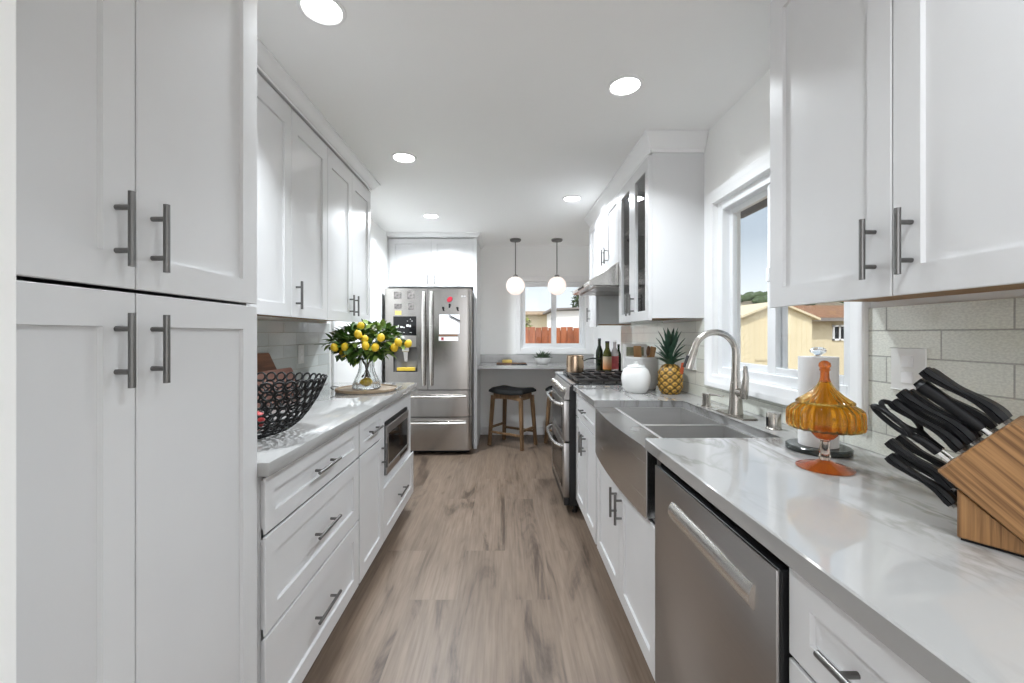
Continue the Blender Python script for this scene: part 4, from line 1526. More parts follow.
# ------------------------------------------------------------------ faucet and sink-side fittings
fx, fy, z0 = 1.012, 1.82, 0.915
fa = thing('kitchen_faucet', 'tall brushed nickel gooseneck faucet behind the sink', 'faucet', (fx, fy, z0))
MB().obox((fx, fy, z0 + 0.004), PY, PX, PZ, 0.215, 0.060, 0.0078, 0.0035).build('deck_plate', M_FAUCET, fa)
MB().lathe((fx, fy, z0 + 0.008), [(0.030, 0), (0.029, 0.01), (0.026, 0.05), (0.0235, 0.11), (0.020, 0.14), (0, 0.14)], 24).build('body', M_FAUCET, fa)
pt = [(fx, fy, z0 + 0.13), (fx, fy, z0 + 0.20), (fx, fy, z0 + 0.265)]
R_ = 0.091
for i in range(1, 15):
    a = PI * 0.93 * i / 14
    pt.append((fx - R_ + R_ * math.cos(a), fy, z0 + 0.275 + R_ * math.sin(a)))
MB().tube(pt, [0.0195, 0.0165, 0.0150] + [0.0138] * 14, 16).build('spout', M_FAUCET, fa)
e1 = V(pt[-1])
dd = (V(pt[-1]) - V(pt[-2])).normalized()
MB().tube([e1, e1 + dd * 0.02, e1 + dd * 0.080, e1 + dd * 0.094], [0.0145, 0.0165, 0.0205, 0.0195], 18).build('spray_head', M_FAUCET, fa)
pb_ = e1 + dd * 0.06 + V((-0.019, 0, 0.0))
MB().obox(pb_, dd, PY, dd.cross(PY), 0.050, 0.014, 0.006, 0.002).build('spray_button', M_BLACKPLASTIC, fa)
lv = MB().tube([(fx, fy - 0.022, z0 + 0.105), (fx, fy - 0.060, z0 + 0.108)], [0.018, 0.017], 16)
lv.tube([(fx, fy - 0.062, z0 + 0.085), (fx, fy - 0.068, z0 + 0.12), (fx + 0.002, fy - 0.073, z0 + 0.17), (fx + 0.004, fy - 0.066, z0 + 0.222)], [0.014, 0.015, 0.0125, 0.008], 14)
lv.build('lever', M_FAUCET, fa)
sx_, sy_ = 0.993, 2.045
sd = thing('soap_dispenser', 'small nickel soap pump beside the faucet', 'soap dispenser', (sx_, sy_, z0))
MB().lathe((sx_, sy_, z0), [(0.024, 0), (0.024, 0.005), (0.019, 0.008), (0.0185, 0.050), (0.0195, 0.054), (0.0195, 0.066), (0, 0.068)], 22).build('pump_body', M_FAUCET, sd)
MB().tube([(sx_, sy_, z0 + 0.060), (sx_ + 0.03, sy_ - 0.03, z0 + 0.062), (sx_ + 0.052, sy_ - 0.062, z0 + 0.060)], [0.0065, 0.0055, 0.0045], 10).build('spout', M_FAUCET, sd)
ag = thing('air_gap_cap', 'short nickel cylinder cap on the worktop right of the faucet', 'cap', (1.012, 1.563, z0))
MB().lathe((1.012, 1.563, z0), [(0.027, 0), (0.027, 0.004), (0.0245, 0.006), (0.0245, 0.058), (0.022, 0.062), (0, 0.062)], 24).build('cap', M_FAUCET, ag)
MB().box(0.9865, 0.9890, 1.558, 1.568, z0 + 0.012, z0 + 0.045).build('slot', M_BLACKPLASTIC, ag)


# outlets
def plate(label, x, y, z, n, w_=0.075, h_=0.118):
    r = thing('outlet_plate', label, 'outlet plate', (x, y, z))
    MB().obox((x + n * 0.003, y, z), PY, PX, PZ, w_, 0.0058, h_, 0.002).build('cover', M_PLATE, r)
    for dz in (-0.022, 0.022):
        MB().obox((x + n * 0.0068, y, z + dz), PY, PX, PZ, 0.034, 0.0018, 0.030, 0.0006).build('socket', M_TRIM, r)


plate('white outlet plate on the left tile above the cutting boards', XL + TT + 0.0002, 2.64, 1.145, 1)
plate('white outlet plate on the tile behind the faucet spout', XR - TT - 0.0002, 2.455, 1.125, -1)
plate('white outlet plate on the tile behind the knife handles', XR - TT - 0.0002, 1.145, 1.175, -1, 0.10)

# ------------------------------------------------------------------ things on the right worktop
# amber candy dish
ax_, ay_ = 0.853, 1.107
cd = thing('candy_dish', 'amber fluted glass footed dish with a peaked lid', 'candy dish', (ax_, ay_, z0))


def flute(r0, r1, amp=0.05):
    return lambda a, r, z: 1 + amp * math.cos(22 * a) * min(1, max(0, (r - r0) / (r1 - r0)))


MB().lathe((ax_, ay_, z0 + 0.0003), [(0.064, 0.0), (0.065, 0.002), (0.048, 0.009), (0.024, 0.015), (0.013, 0.022), (0.0, 0.0225)], 48).build('foot', M_AMBER_R, cd)
MB().lathe((ax_, ay_, z0), [(0.011, 0.0230), (0.0145, 0.030), (0.0115, 0.036), (0.0105, 0.072), (0.015, 0.078), (0, 0.0785)], 28).build('stem', M_PEACH, cd)
MB().lathe((ax_, ay_, z0), [(0.0, 0.079), (0.018, 0.079), (0.027, 0.090), (0.030, 0.100), (0.0, 0.1015)], 44, flute=flute(0.01, 0.03)).build('collar', M_AMBER_R, cd)
MB().lathe((ax_, ay_, z0), [(0.0, 0.102), (0.040, 0.1025), (0.070, 0.104), (0.080, 0.108), (0.0825, 0.118), (0.082, 0.146), (0.080, 0.156), (0.072, 0.164), (0.061, 0.1715),
                            (0.057, 0.1715), (0.068, 0.162), (0.076, 0.154), (0.078, 0.145), (0.0785, 0.118), (0.075, 0.111), (0.066, 0.108), (0.040, 0.1065), (0, 0.106)], 132,
           flute=flute(0.03, 0.07)).build('bowl', M_AMBER, cd, angle=60)
MB().lathe((ax_, ay_, z0), [(0.058, 0.1725), (0.0625, 0.175), (0.061, 0.179), (0.042, 0.193), (0.025, 0.210), (0.016, 0.224), (0.013, 0.230),
                            (0.009, 0.228), (0.012, 0.221), (0.021, 0.207), (0.038, 0.190), (0.056, 0.177)], 132, flute=flute(0.012, 0.045)).build('lid', M_AMBER, cd, angle=60)
MB().lathe((ax_, ay_, z0), [(0.0, 0.2305), (0.0135, 0.2305), (0.0105, 0.240), (0.0098, 0.258), (0.013, 0.262), (0.0105, 0.266), (0.014, 0.272), (0.013, 0.280), (0.006, 0.286), (0, 0.287)], 28).build('finial', M_AMBER_R, cd)

# paper towel
tx, ty = 0.962, 1.275
tr_ = thing('paper_towel_holder', 'dark green marble paper towel holder with a glass knob', 'paper towel holder', (tx, ty, z0))
MB().lathe((tx, ty, z0), [(0.080, 0), (0.084, 0.003), (0.084, 0.014), (0.080, 0.017), (0, 0.017)], 48).build('base', M_MARBLE_D, tr_)
MB().tube([(tx, ty, z0 + 0.0175), (tx, ty, z0 + 0.292)], 0.006, 10).build('rod', M_CHROME, tr_)
MB().lathe((tx, ty, z0), [(0.0, 0.2925), (0.009, 0.2925), (0.011, 0.296), (0.020, 0.301), (0.0215, 0.308), (0.015, 0.316), (0, 0.318)], 20).build('knob', M_GLASS, tr_)
rl = MB().lathe((tx, ty, z0 + 0.0178), [(0.020, 0), (0.051, 0), (0.051, 0.270), (0.020, 0.270), (0.020, 0.001)], 40)
tag(rl.build('paper_towel_roll', M_PAPER, origin=(tx, ty, z0 + 0.0178)), 'white paper towel roll on the marble holder behind the amber dish', 'paper towel')

# knife block
P0 = V((0.7787, 0.7165, 0.915))
d_ = V((0.55, -0.835, 0)).normalized()
nb = V((0.835, 0.55, 0)).normalized()


def K(t, z, v=0.0):
    return P0 + d_ * t + PZ * (z - 0.915) + nb * v


kb = thing('knife_block', 'slanted oak knife block at the right edge of the worktop', 'knife block', P0)
WB = 0.115
A, B = (-0.0247, 1.029), (0.0615, 1.131)
MB().prism([K(*A), K(*B), K(0.232, 0.975), K(0.182, 0.930), K(0.0865, 0.930)], nb * WB, 0.003).build('body', M_BLOCK, kb, smooth=False)
MB().prism([K(0.0, 0.9195, 0.006), K(0.0, 1.003, 0.006), K(0.0815, 0.9305, 0.006), K(0.0845, 0.9295, 0.006), K(0.18, 0.9295, 0.006), K(0.18, 0.9195, 0.006)], nb * (WB - 0.012), 0.002).build('base', M_BLOCKBASE, kb, smooth=False)
MB().prism([K(0.004, 0.9152, 0.010), K(0.176, 0.9152, 0.010), K(0.176, 0.919, 0.010), K(0.004, 0.919, 0.010)], nb * (WB - 0.02)).build('foot_pad', M_BLACKPLASTIC, kb)
s_dir = (K(*B) - K(*A)).normalized()
o_dir = (nb.cross(s_dir)).normalized()
if o_dir.z < 0:
    o_dir = -o_dir


def knife(start, L, wd, th, label, drn=None, sup=None, grp='knives in the oak block'):
    """handle leaves the block at start along its direction; the blade lies flat along nb, so the
    camera sees the spine: two black scales with the bright tang between them"""
    od = (drn or o_dir).normalized()
    side = (sup or s_dir)
    side = (side - od * side.dot(od)).normalized()
    r = thing('kitchen_knife', label, 'knife', start, grp)
    MB().obox(start + od * 0.0025, od, side, nb, 0.0045, 0.006, wd * 0.7, 0.001).build('bolster', M_GREYMETAL, r)
    st0 = start + od * 0.005
    n = 14

    def row(t_, lo, hi):
        swell = 1.0 + 0.16 * math.cos(2 * PI * (t_ * 1.1 - 0.08)) - 0.10 * math.sin(PI * t_)
        hw = wd * 0.5 * swell
        h0 = (th * 0.5) * (0.86 + 0.20 * math.cos(2 * PI * (t_ - 0.02)))
        if t_ in (0.0, 1.0):
            hw *= 0.85
            h0 *= 0.85
        cc = st0 + od * (L * t_) + side * (0.004 * math.sin(2 * PI * t_) - 0.005 * max(0, t_ - 0.75) * 4)
        l_, h_ = lo * h0, hi * h0
        if abs(h_) > abs(l_):
            return [cc + nb * hw + side * l_, cc + nb * hw * 0.8 + side * h_, cc - nb * hw * 0.8 + side * h_, cc - nb * hw + side * l_]
        return [cc + nb * hw * 0.8 + side * l_, cc + nb * hw + side * h_, cc - nb * hw + side * h_, cc - nb * hw * 0.8 + side * l_]

    for (nm, lo, hi, mt, e_) in (('handle_scale', 0.10, 1.0, M_BLACKPLASTIC, 1), ('handle_scale', -1.0, -0.10, M_BLACKPLASTIC, 1), ('tang', -0.095, 0.095, M_CHROME, 0)):
        hm = MB()
        rows = [[hm.bm.verts.new(x_) for x_ in row(i / n, lo, hi)] for i in range(n + 1)]
        for i in range(n):
            for k in range(4):
                hm.bm.faces.new((rows[i][k], rows[i][(k + 1) % 4], rows[i + 1][(k + 1) % 4], rows[i + 1][k]))
        hm.bm.faces.new(rows[0])
        hm.bm.faces.new(list(reversed(rows[-1])))
        hm.build(nm, mt, r, angle=50)
    return r


def slot(u, v):
    return K(*A) + s_dir * u + nb * v + o_dir * 0.0005


hdir = (o_dir + s_dir * 0.01).normalized()
KN = [(0.124, 0.031, 0.124, 0.026, 'black handled knife in the topmost row of the block, nearest the camera'),
      (0.118, 0.084, 0.124, 0.026, 'black handled knife in the topmost row of the block, nearest the wall'),
      (0.092, 0.086, 0.122, 0.025, 'black handled knife in the second row, behind the honing steel'),
      (0.070, 0.030, 0.120, 0.024, 'black handled knife directly below the honing steel, nearest the camera'),
      (0.066, 0.084, 0.118, 0.024, 'black handled knife in the third row, nearest the wall'),
      (0.047, 0.030, 0.116, 0.022, 'black handled knife just above the scissors, nearest the camera'),
      (0.044, 0.084, 0.114, 0.022, 'black handled knife above the scissors, nearest the wall')]
for (u_, v_, L_, w_, lb) in KN:
    knife(slot(u_, v_), L_, w_, 0.0185, lb, hdir)
hs0 = slot(0.0945, 0.032)
st_s = thing('honing_steel', 'thick round black handled honing steel in the second row of the block', 'honing steel', hs0, 'knives in the oak block')
MB().tube([hs0 + hdir * 0.0005, hs0 + hdir * 0.012], 0.006, 12).build('ferrule', M_CHROME, st_s)
MB().tube([hs0 + hdir * 0.0122, hs0 + hdir * 0.02, hs0 + hdir * 0.06, hs0 + hdir * 0.095, hs0 + hdir * 0.112, hs0 + hdir * 0.118], [0.008, 0.0105, 0.0100, 0.0120, 0.0115, 0.006], 16).build('handle', M_BLACKPLASTIC, st_s)
ldir = (o_dir + s_dir * -0.02).normalized()
for (t_, z_, v_, lb) in ((-0.004, 0.996, 0.027, 'small steak knife under the scissors, nearest the camera'), (-0.004, 0.996, 0.082, 'small steak knife under the scissors, nearest the wall'),
                         (-0.004, 0.967, 0.027, 'lowest small steak knife in the block, nearest the camera'), (-0.004, 0.967, 0.082, 'lowest small steak knife in the block, nearest the wall')):
    knife(K(t_, z_, v_), 0.108, 0.020, 0.0165, lb, ldir)
# scissors
ss = slot(0.019, 0.040)
sc_ = thing('kitchen_scissors', 'black looped kitchen scissors in the lower part of the block', 'scissors', ss)
MB().obox(ss + hdir * 0.010, hdir, s_dir, nb, 0.019, 0.006, 0.018, 0.001).build('blades', M_CHROME, sc_)
s2 = (s_dir - hdir * s_dir.dot(hdir)).normalized()
for sg in (-1, 1):
    lp = []
    lside = (nb * 0.75 + s2 * 0.66 * sg).normalized()
    for i in range(25):
        a = 2 * PI * i / 24
        lp.append(ss + hdir * (0.098 + 0.036 * math.cos(a)) + nb * (sg * 0.016) + lside * (0.0135 * math.sin(a)) + s2 * (sg * 0.004))
    h_ = MB().tube(lp, 0.0050, 10, caps=False)
    h_.tube([ss + hdir * 0.020 + nb * (sg * .006), ss + hdir * 0.045 + nb * (sg * 0.012), ss + hdir * 0.064 + nb * (sg * 0.016) + s2 * (sg * 0.004)], [0.009, 0.008, 0.006], 10)
    h_.build('loop_handle', M_BLACKPLASTIC, sc_)

# pineapple
px_, py_ = 0.997, 2.504
pp = thing('pineapple', 'ripe pineapple with a spiky green crown beside the window', 'pineapple', (px_, py_, z0))
pm = MB()
hb, NR, NS = 0.178, 56, 88


def pine_pat(a, t):
    """0 in the grooves, 1 in the middle of an eye"""
    k = 8
    p = (a / (2 * PI) * k + t * 4.2)
    q = (a / (2 * PI) * k - t * 4.2)
    fp, fq = p - math.floor(p), q - math.floor(q)
    return min(1.0, 2.2 * min(fp, 1 - fp) * 1.25) * min(1.0, 2.2 * min(fq, 1 - fq) * 1.25)


prof_r = lambda t: 0.0725 * (1 - abs(2 * t - 0.93) ** 3.6 * 0.42) * (1 if t < 0.97 else 0.9)
rings = []
for i in range(NR + 1):
    t_ = i / NR
    ring = []
    for k in range(NS):
        a = 2 * PI * k / NS
        r_ = prof_r(t_) * (0.93 + 0.075 * pine_pat(a, t_))
        ring.append(pm.bm.verts.new((px_ + r_ * math.cos(a), py_ + r_ * math.sin(a), z0 + 0.0005 + hb * t_)))
    rings.append(ring)
for i in range(NR):
    for k in range(NS):
        pm.bm.faces.new((rings[i][k], rings[i][(k + 1) % NS], rings[i + 1][(k + 1) % NS], rings[i + 1][k]))
pm.bm.faces.new(list(reversed(rings[0])))
pm.bm.faces.new(rings[-1])


def pine_col(co):
    a = math.atan2(co.y - py_, co.x - px_)
    t_ = (co.z - z0) / hb
    f = pine_pat(a, t_)
    lo, hi = V((0.05, 0.032, 0.008)), V((0.78, 0.44, 0.07))
    if f > 0.92:
        hi = V((0.32, 0.17, 0.04))
    return tuple(lo.lerp(hi, min(1, f * 1.35)))


pm.build('fruit', M_PINE, pp, angle=80, colors=pine_col)
pl = MB()
rr = random.Random(3)
for layer in range(6):
    n = 9 - layer
    for i in range(n):
        a = 2 * PI * (i + layer * 0.5) / n + rr.uniform(-0.1, 0.1)
        tilt = 0.95 - layer * 0.16
        d = V((math.cos(a) * math.sin(tilt), math.sin(a) * math.sin(tilt), math.cos(tilt)))
        zz = z0 + hb + 0.003 + layer * 0.017
        ln = 0.075 + 0.016 * layer - (0.02 if layer > 4 else 0)
        pl.leaf((px_ + 0.018 * math.cos(a), py_ + 0.018 * math.sin(a), zz), d, PZ, ln, 0.024, 0.45, 0.16 - 0.02 * layer, 5)
pl.tube([(px_, py_, z0 + hb - 0.002), (px_, py_, z0 + hb + 0.09)], [0.026, 0.008], 10)
pl.build('leafy_crown', M_PLEAF, pp, angle=60)
MB().obox((px_ + 0.052, py_ - 0.048, z0 + 0.155), V((0.8, 0.6, 0)), V((-0.6, 0.8, 0.25)), V((0.1, -0.1, 1)), 0.036, 0.003, 0.07, 0.0012).build('hang_tag', M_TAG, pp)

# jars
jx, jy = 0.809, 2.565
jr = thing('round_jar', 'round white ceramic jar beside the pineapple, nearest the sink', 'jar', (jx, jy, z0))
MB().lathe((jx, jy, z0), [(0.058, 0), (0.062, 0.003), (0.080, 0.03), (0.0885, 0.075), (0.086, 0.110), (0.074, 0.140), (0.060, 0.152), (0.056, 0.156), (0, 0.156)], 40).build('body', M_WHITECER, jr)
MB().lathe((jx, jy, z0), [(0.050, 0.1562), (0.054, 0.160), (0.050, 0.166), (0.020, 0.172), (0.014, 0.176), (0.016, 0.186), (0, 0.190)], 32).build('lid', M_WHITECER, jr)
kx, ky = 0.905, 2.745
ck = thing('utensil_crock', 'large grey-white crock of wooden utensils behind the round jar', 'crock', (kx, ky, z0))
MB().lathe((kx, ky, z0), [(0.078, 0), (0.086, 0.006), (0.102, 0.06), (0.104, 0.16), (0.103, 0.19), (0.106, 0.195), (0.106, 0.208), (0.102, 0.211), (0.096, 0.208),
                          (0.094, 0.16), (0.092, 0.06), (0.080, 0.012), (0, 0.010)], 44).build('pot', M_GREYCER, ck)


def utensil(name, label, bx, by, tx_, ty_, tz, hw, hl, mat, hmat=None, round_=False):
    b0 = V((bx, by, z0 + 0.0125))
    e = V((tx_, ty_, tz))
    d = (e - b0).normalized()
    r = thing(name, label, 'utensil', b0, 'wooden utensils in the crock')
    MB().tube([b0 + d * 0.004, e - d * hl * 0.8], 0.0055, 10).build('handle', mat, r)
    h_ = MB()
    if round_:
        h_.ellipsoid(e - d * hl * 0.4, hw, 0.010, hl * 0.5, ax=d, seg=18, rings=10)
    else:
        sd_ = d.cross(NY).normalized()
        h_.obox(e - d * hl * 0.4, sd_, d.cross(sd_), d, hw * 2, 0.007, hl, 0.003)
    h_.build('head', hmat or mat, r)


utensil('wooden_spatula', 'square headed brown wooden spatula in the crock', 0.89, 2.76, 0.893, 2.80, 1.185, 0.026, 0.085, M_SPOON)
utensil('wooden_spoon', 'dark topped wooden spoon in the crock', 0.92, 2.72, 0.945, 2.73, 1.190, 0.022, 0.07, M_SPOON, M_CUTB, True)
utensil('wooden_paddle', 'pale wooden paddle leaning right in the crock', 0.925, 2.75, 0.990, 2.77, 1.180, 0.020, 0.09, M_SPOON)
pf_ = thing('picture_frame', 'white framed picture standing behind the utensil crock', 'picture frame', (0.885, 2.905, z0))
q0 = MB()
fx0, fx1, fz1 = 0.826, 0.992, 1.205
q0.box(fx0, fx1, 2.897, 2.911, z0 + 0.0003, z0 + 0.022, 0.002).box(fx0, fx1, 2.897, 2.911, fz1 - 0.022, fz1, 0.002)
q0.box(fx0, fx0 + 0.022, 2.897, 2.911, z0 + 0.022, fz1 - 0.022, 0.002).box(fx1 - 0.022, fx1, 2.897, 2.911, z0 + 0.022, fz1 - 0.022, 0.002)
q0.build('frame', M_WHITECER, pf_)
MB().box(fx0 + 0.022, fx1 - 0.022, 2.900, 2.906, z0 + 0.022, fz1 - 0.022).build('picture', M_PICT, pf_)

# bottles on the far worktop
tag(MB().box(0.80, 1.10, 3.74, 3.95, z0 + 0.0003, z0 + 0.0143, 0.004).build('serving_tray', M_TRAY, origin=(0.95, 3.84, z0)), 'pinkish tray under the bottles beyond the range', 'tray')
zb_ = z0 + 0.0147


def bottle(label, x, y, r, h, neck, glass, lab=None, lab_m=None, cap=M_CORK):
    b = thing('bottle', label, 'bottle', (x, y, zb_), 'bottles beyond the range')
    MB().lathe((x, y, zb_), [(r * 0.92, 0), (r, 0.006), (r, h * 0.55), (r * 0.93, h * 0.63), (r * 0.62, h * 0.72), (neck, h * 0.79), (neck, h * 0.93), (neck * 1.15, h * 0.935), (neck * 1.15, h * 0.95), (0, h * 0.95)], 28).build('glass', glass, b)
    MB().lathe((x, y, zb_), [(neck * 1.05, h * 0.9505), (neck * 1.05, h), (0, h)], 18).build('cap', cap, b)
    if lab_m:
        MB().lathe((x, y, zb_), [(r + 0.0005, h * 0.08), (r + 0.0012, h * 0.081), (r + 0.0012, h * 0.5), (r + 0.0005, h * 0.501)], 28).build('label', lab_m, b,
              colors=(lambda co: (tuple(V((0.62, 0.20, 0.04)).lerp(V((0.72, 0.60, 0.42)), min(1, max(0, ((co.z - zb_) / h - 0.1) / 0.28))))))
              if lab_m is M_LABELPAPER else None)


bottle('tall dark green bottle, leftmost beyond the range', 0.884, 3.885, 0.033, 0.305, 0.0135, M_OILGLASS)
bottle('olive oil bottle with an orange and cream label', 0.940, 3.815, 0.038, 0.280, 0.018, M_OLIVEOIL, None, M_LABELPAPER)
bottle('clear bottle with a pink label beside the olive oil', 1.014, 3.835, 0.034, 0.285, 0.014, M_CLEARBOTTLE, None, M_LBL_PINK, M_PLATE)
bottle('slim dark bottle, rightmost of those beyond the range', 1.066, 3.895, 0.024, 0.250, 0.011, M_OILGLASS)

# saucepan
sp_ = thing('saucepan', 'copper toned steel saucepan with a dark handle on the range', 'saucepan', (0.590, 3.50, 0.952))
MB().lathe((0.590, 3.50, 0.9522), [(0.066, 0), (0.071, 0.004), (0.073, 0.060), (0.070, 0.138), (0.073, 0.141), (0.068, 0.143), (0.066, 0.136), (0.068, 0.060), (0.064, 0.008), (0, 0.007)], 36).build('pan', M_COPPER, sp_)
MB().tube([(0.660, 3.50, 1.045), (0.690, 3.50, 1.062), (0.740, 3.49, 1.072), (0.800, 3.48, 1.066)], [0.006, 0.007, 0.010, 0.009], 10, flat=0.6).build('handle', M_BLACKPLASTIC, sp_)

# ------------------------------------------------------------------ bar counter items
bd = thing('serving_board', 'small dark serving board on the bar counter', 'board', (0.06, 4.98, z0))
MB().prism([(-0.10, 4.92, z0 + 0.0003), (0.13, 4.92, z0 + 0.0003), (0.15, 4.95, z0 + 0.0003), (0.15, 5.03, z0 + 0.0003), (0.12, 5.06, z0 + 0.0003), (-0.10, 5.06, z0 + 0.0003)], (0, 0, 0.016), 0.003).build('board', M_CUTB, bd)
MB().prism([(0.1505, 4.975, z0 + 0.0003), (0.25, 4.98, z0 + 0.0003), (0.26, 5.0, z0 + 0.0003), (0.25, 5.015, z0 + 0.0003), (0.1505, 5.015, z0 + 0.0003)], (0, 0, 0.014), 0.003).build('handle', M_CUTB, bd)
tag(MB().prism([(-0.035, 4.95, z0 + 0.0165), (0.085, 4.95, z0 + 0.0165), (0.075, 5.03, z0 + 0.0165), (-0.03, 5.03, z0 + 0.0165)], (0, 0, 0.036), 0.006).build('butter_block', M_CHEESE, origin=(0.02, 4.99, z0 + 0.0165)),
    'yellow block on the serving board on the bar counter', 'butter')
tag(MB().obox((0.17, 4.90, z0 + 0.0055), V((0.96, -0.25, 0)), V((0.25, 0.96, 0)), PZ, 0.19, 0.020, 0.010, 0.003).build('table_knife', M_BLACKPLASTIC, origin=(0.17, 4.90, z0)),
    'dark small knife lying on the bar counter beside the board', 'knife')
gx, gy = 0.455, 5.03
pb = thing('potted_succulent', 'spiky grey green plant in a white bowl under the back window', 'potted plant', (gx, gy, z0))
MB().lathe((gx, gy, z0), [(0.050, 0), (0.060, 0.003), (0.090, 0.035), (0.102, 0.075), (0.098, 0.077), (0.086, 0.040), (0.060, 0.030), (0, 0.03)], 36).build('bowl', M_WHITECER, pb)
MB().lathe((gx, gy, z0), [(0.0, 0.031), (0.060, 0.031), (0.086, 0.060), (0, 0.066)], 28).build('soil', M_EARTH, pb)
sl = MB()
rr = random.Random(8)
for i in range(90):
    a = rr.uniform(0, 2 * PI)
    tilt = rr.uniform(0.1, 1.35)
    r0 = rr.uniform(0, 0.06)
    d = V((math.cos(a) * math.sin(tilt), math.sin(a) * math.sin(tilt), math.cos(tilt)))
    sl.leaf((gx + r0 * math.cos(a), gy + r0 * math.sin(a), z0 + 0.063), d, PZ, rr.uniform(0.06, 0.115), 0.016, 0.5, rr.uniform(0.0, 0.25), 3)
sl.build('foliage', M_SUCC, pb, angle=60)

# ------------------------------------------------------------------ left worktop items
# wire ring bowl
bx, by, RX, RY, BH = -0.885, 1.445, 0.250, 0.200, 0.205
wb = thing('wire_bowl', 'black oval bowl made of iron rings', 'bowl', (bx, by, z0))


def bowl_pt(a, s):
    """s 0 (bottom) .. 1 (rim)"""
    zz = BH * (0.028 + 0.972 * s ** 3.1)
    return V((bx + RX * s * math.cos(a), by + RY * s * math.sin(a), z0 + zz))


wm = MB()
arc_ = [(0.0, 0.0)]
for i in range(1, 201):
    p0_, p1_ = bowl_pt(0.8, (i - 1) / 200), bowl_pt(0.8, i / 200)
    arc_.append((i / 200, arc_[-1][1] + (p1_ - p0_).length))
tot = arc_[-1][1]
pos, li = tot - 0.0165, 0
while pos > 0.045:
    s = next(sv for sv, al in arc_ if al >= pos)
    rr_ = 0.0165 - 0.0004 * li
    per = PI * (3 * (RX + RY) - math.sqrt((3 * RX + RY) * (RX + 3 * RY))) * s
    n = max(6, round(per / (2 * rr_ + 0.002)))
    for i in range(n):
        a = 2 * PI * (i + 0.5 * (li % 2)) / n
        p = bowl_pt(a, s)
        ds = (bowl_pt(a, min(1.0, s + 0.02)) - bowl_pt(a, s - 0.02)).normalized()
        da = (bowl_pt(a + 0.02, s) - bowl_pt(a - 0.02, s)).normalized()
        wm.torus(p, ds.cross(da), rr_, 0.0038, 12, 5)
    pos -= 2 * rr_ * 0.93
    li += 1
wm.torus((bx, by, z0 + 0.0036), PZ, 0.055, 0.0034, 28, 6)
wm.build('ring_lattice', M_BLACKIRON, wb, angle=80)
for k, (ox, oy, oz, lb) in enumerate(((0.035, -0.05, 0.062, 'red apple in the black ring bowl, nearest the front'), (-0.05, 0.03, 0.060, 'red apple in the black ring bowl, nearest the back'),
                                      (-0.075, -0.062, 0.066, 'red apple in the black ring bowl, nearest the pantry'))):
    ap_ = thing('apple', lb, 'apple', (bx + ox, by + oy, z0 + oz - 0.036), 'apples in the ring bowl')
    MB().lathe((bx + ox, by + oy, z0 + oz), [(0.0, -0.030), (0.014, -0.035), (0.030, -0.022), (0.038, 0.004), (0.033, 0.026), (0.016, 0.035), (0.005, 0.030), (0, 0.027)], 24).build('flesh', M_APPLE, ap_, angle=80)
    MB().tube([(bx + ox, by + oy, z0 + oz + 0.028), (bx + ox + 0.004, by + oy, z0 + oz + 0.046)], 0.0016, 6).build('stem', M_STEM, ap_)


# cutting boards leaning on the tile
def lean_board(label, ya, yb, x_foot, lean, hgt, th, mat, slope_cut, r_end):
    """profile in (y, s) where s runs up the leaning face"""
    up = V((-lean, 0, 1)).normalized()
    nrm = V((1, 0, lean)).normalized()
    b0 = V((x_foot, 0, z0 + 0.0006))
    pts = [(ya, 0), (yb, 0)]
    pts += [(yb - slope_cut * 0.15, hgt * 0.35), (yb - slope_cut, hgt - r_end), (yb - slope_cut - r_end * 0.4, hgt - 0.2 * r_end), (yb - slope_cut - r_end, hgt), (ya, hgt)]
    mb = MB()
    mb.prism([b0 + PY * y + up * s for y, s in pts], -nrm * th, 0.003)
    return tag(mb.build('cutting_board', mat, origin=(x_foot, (ya + yb) / 2, z0)), label, 'cutting board')


lean_board('tall red-brown cutting board leaning on the left tile', 1.86, 2.36, -1.238, 0.18, 0.262, 0.018, M_BOARD_D, 0.10, 0.006)
lean_board('low pale red cutting board in front of the taller one', 1.84, 2.42, -1.190, 0.20, 0.172, 0.018, M_BOARD_P, 0.03, 0.02)

# tray, vase, lemon branches
vx, vy = -0.885, 2.655
wt_ = thing('round_tray', 'round wooden tray under the glass vase', 'tray', (vx, vy, z0))
MB().lathe((vx, vy, z0 + 0.0003), [(0.185, 0), (0.190, 0.003), (0.190, 0.016), (0.186, 0.018), (0.182, 0.016), (0.180, 0.010), (0, 0.010)], 56).build('dish', M_TRAYWOOD, wt_)
for s_ in (-1, 1):
    pt = []
    for i in range(11):
        a = PI * i / 10
        pt.append((vx + s_ * (0.191 + 0.030 * math.sin(a)), vy + 0.05 * math.cos(a), z0 + 0.010 + 0.012 * math.sin(a)))
    MB().tube(pt, 0.0045, 8).build('handle', M_NICKEL, wt_)
zv = z0 + 0.0106
va = thing('glass_vase', 'clear fluted glass vase with a wide base on the wooden tray', 'vase', (vx, vy, zv))
MB().lathe((vx, vy, zv), [(0.078, 0), (0.086, 0.006), (0.084, 0.030), (0.070, 0.065), (0.054, 0.100), (0.046, 0.135), (0.046, 0.165), (0.054, 0.205), (0.0505, 0.206),
                          (0.0425, 0.165), (0.0425, 0.135), (0.050, 0.102), (0.066, 0.067), (0.080, 0.032), (0.078, 0.012), (0, 0.010)], 80,
           flute=lambda a, r, z: 1 + 0.030 * math.cos(16 * a) * min(1, r / 0.05)).build('vessel', M_GLASS, va, angle=70)
tag(MB().ellipsoid((vx + 0.006, vy - 0.022, zv + 0.043), 0.029, 0.029, 0.037, ax=(1, 0.3, 0.1), tip=0.1).build('lemon', M_LEMON, origin=(vx, vy, zv + 0.02)), 'loose lemon lying inside the glass vase', 'lemon')

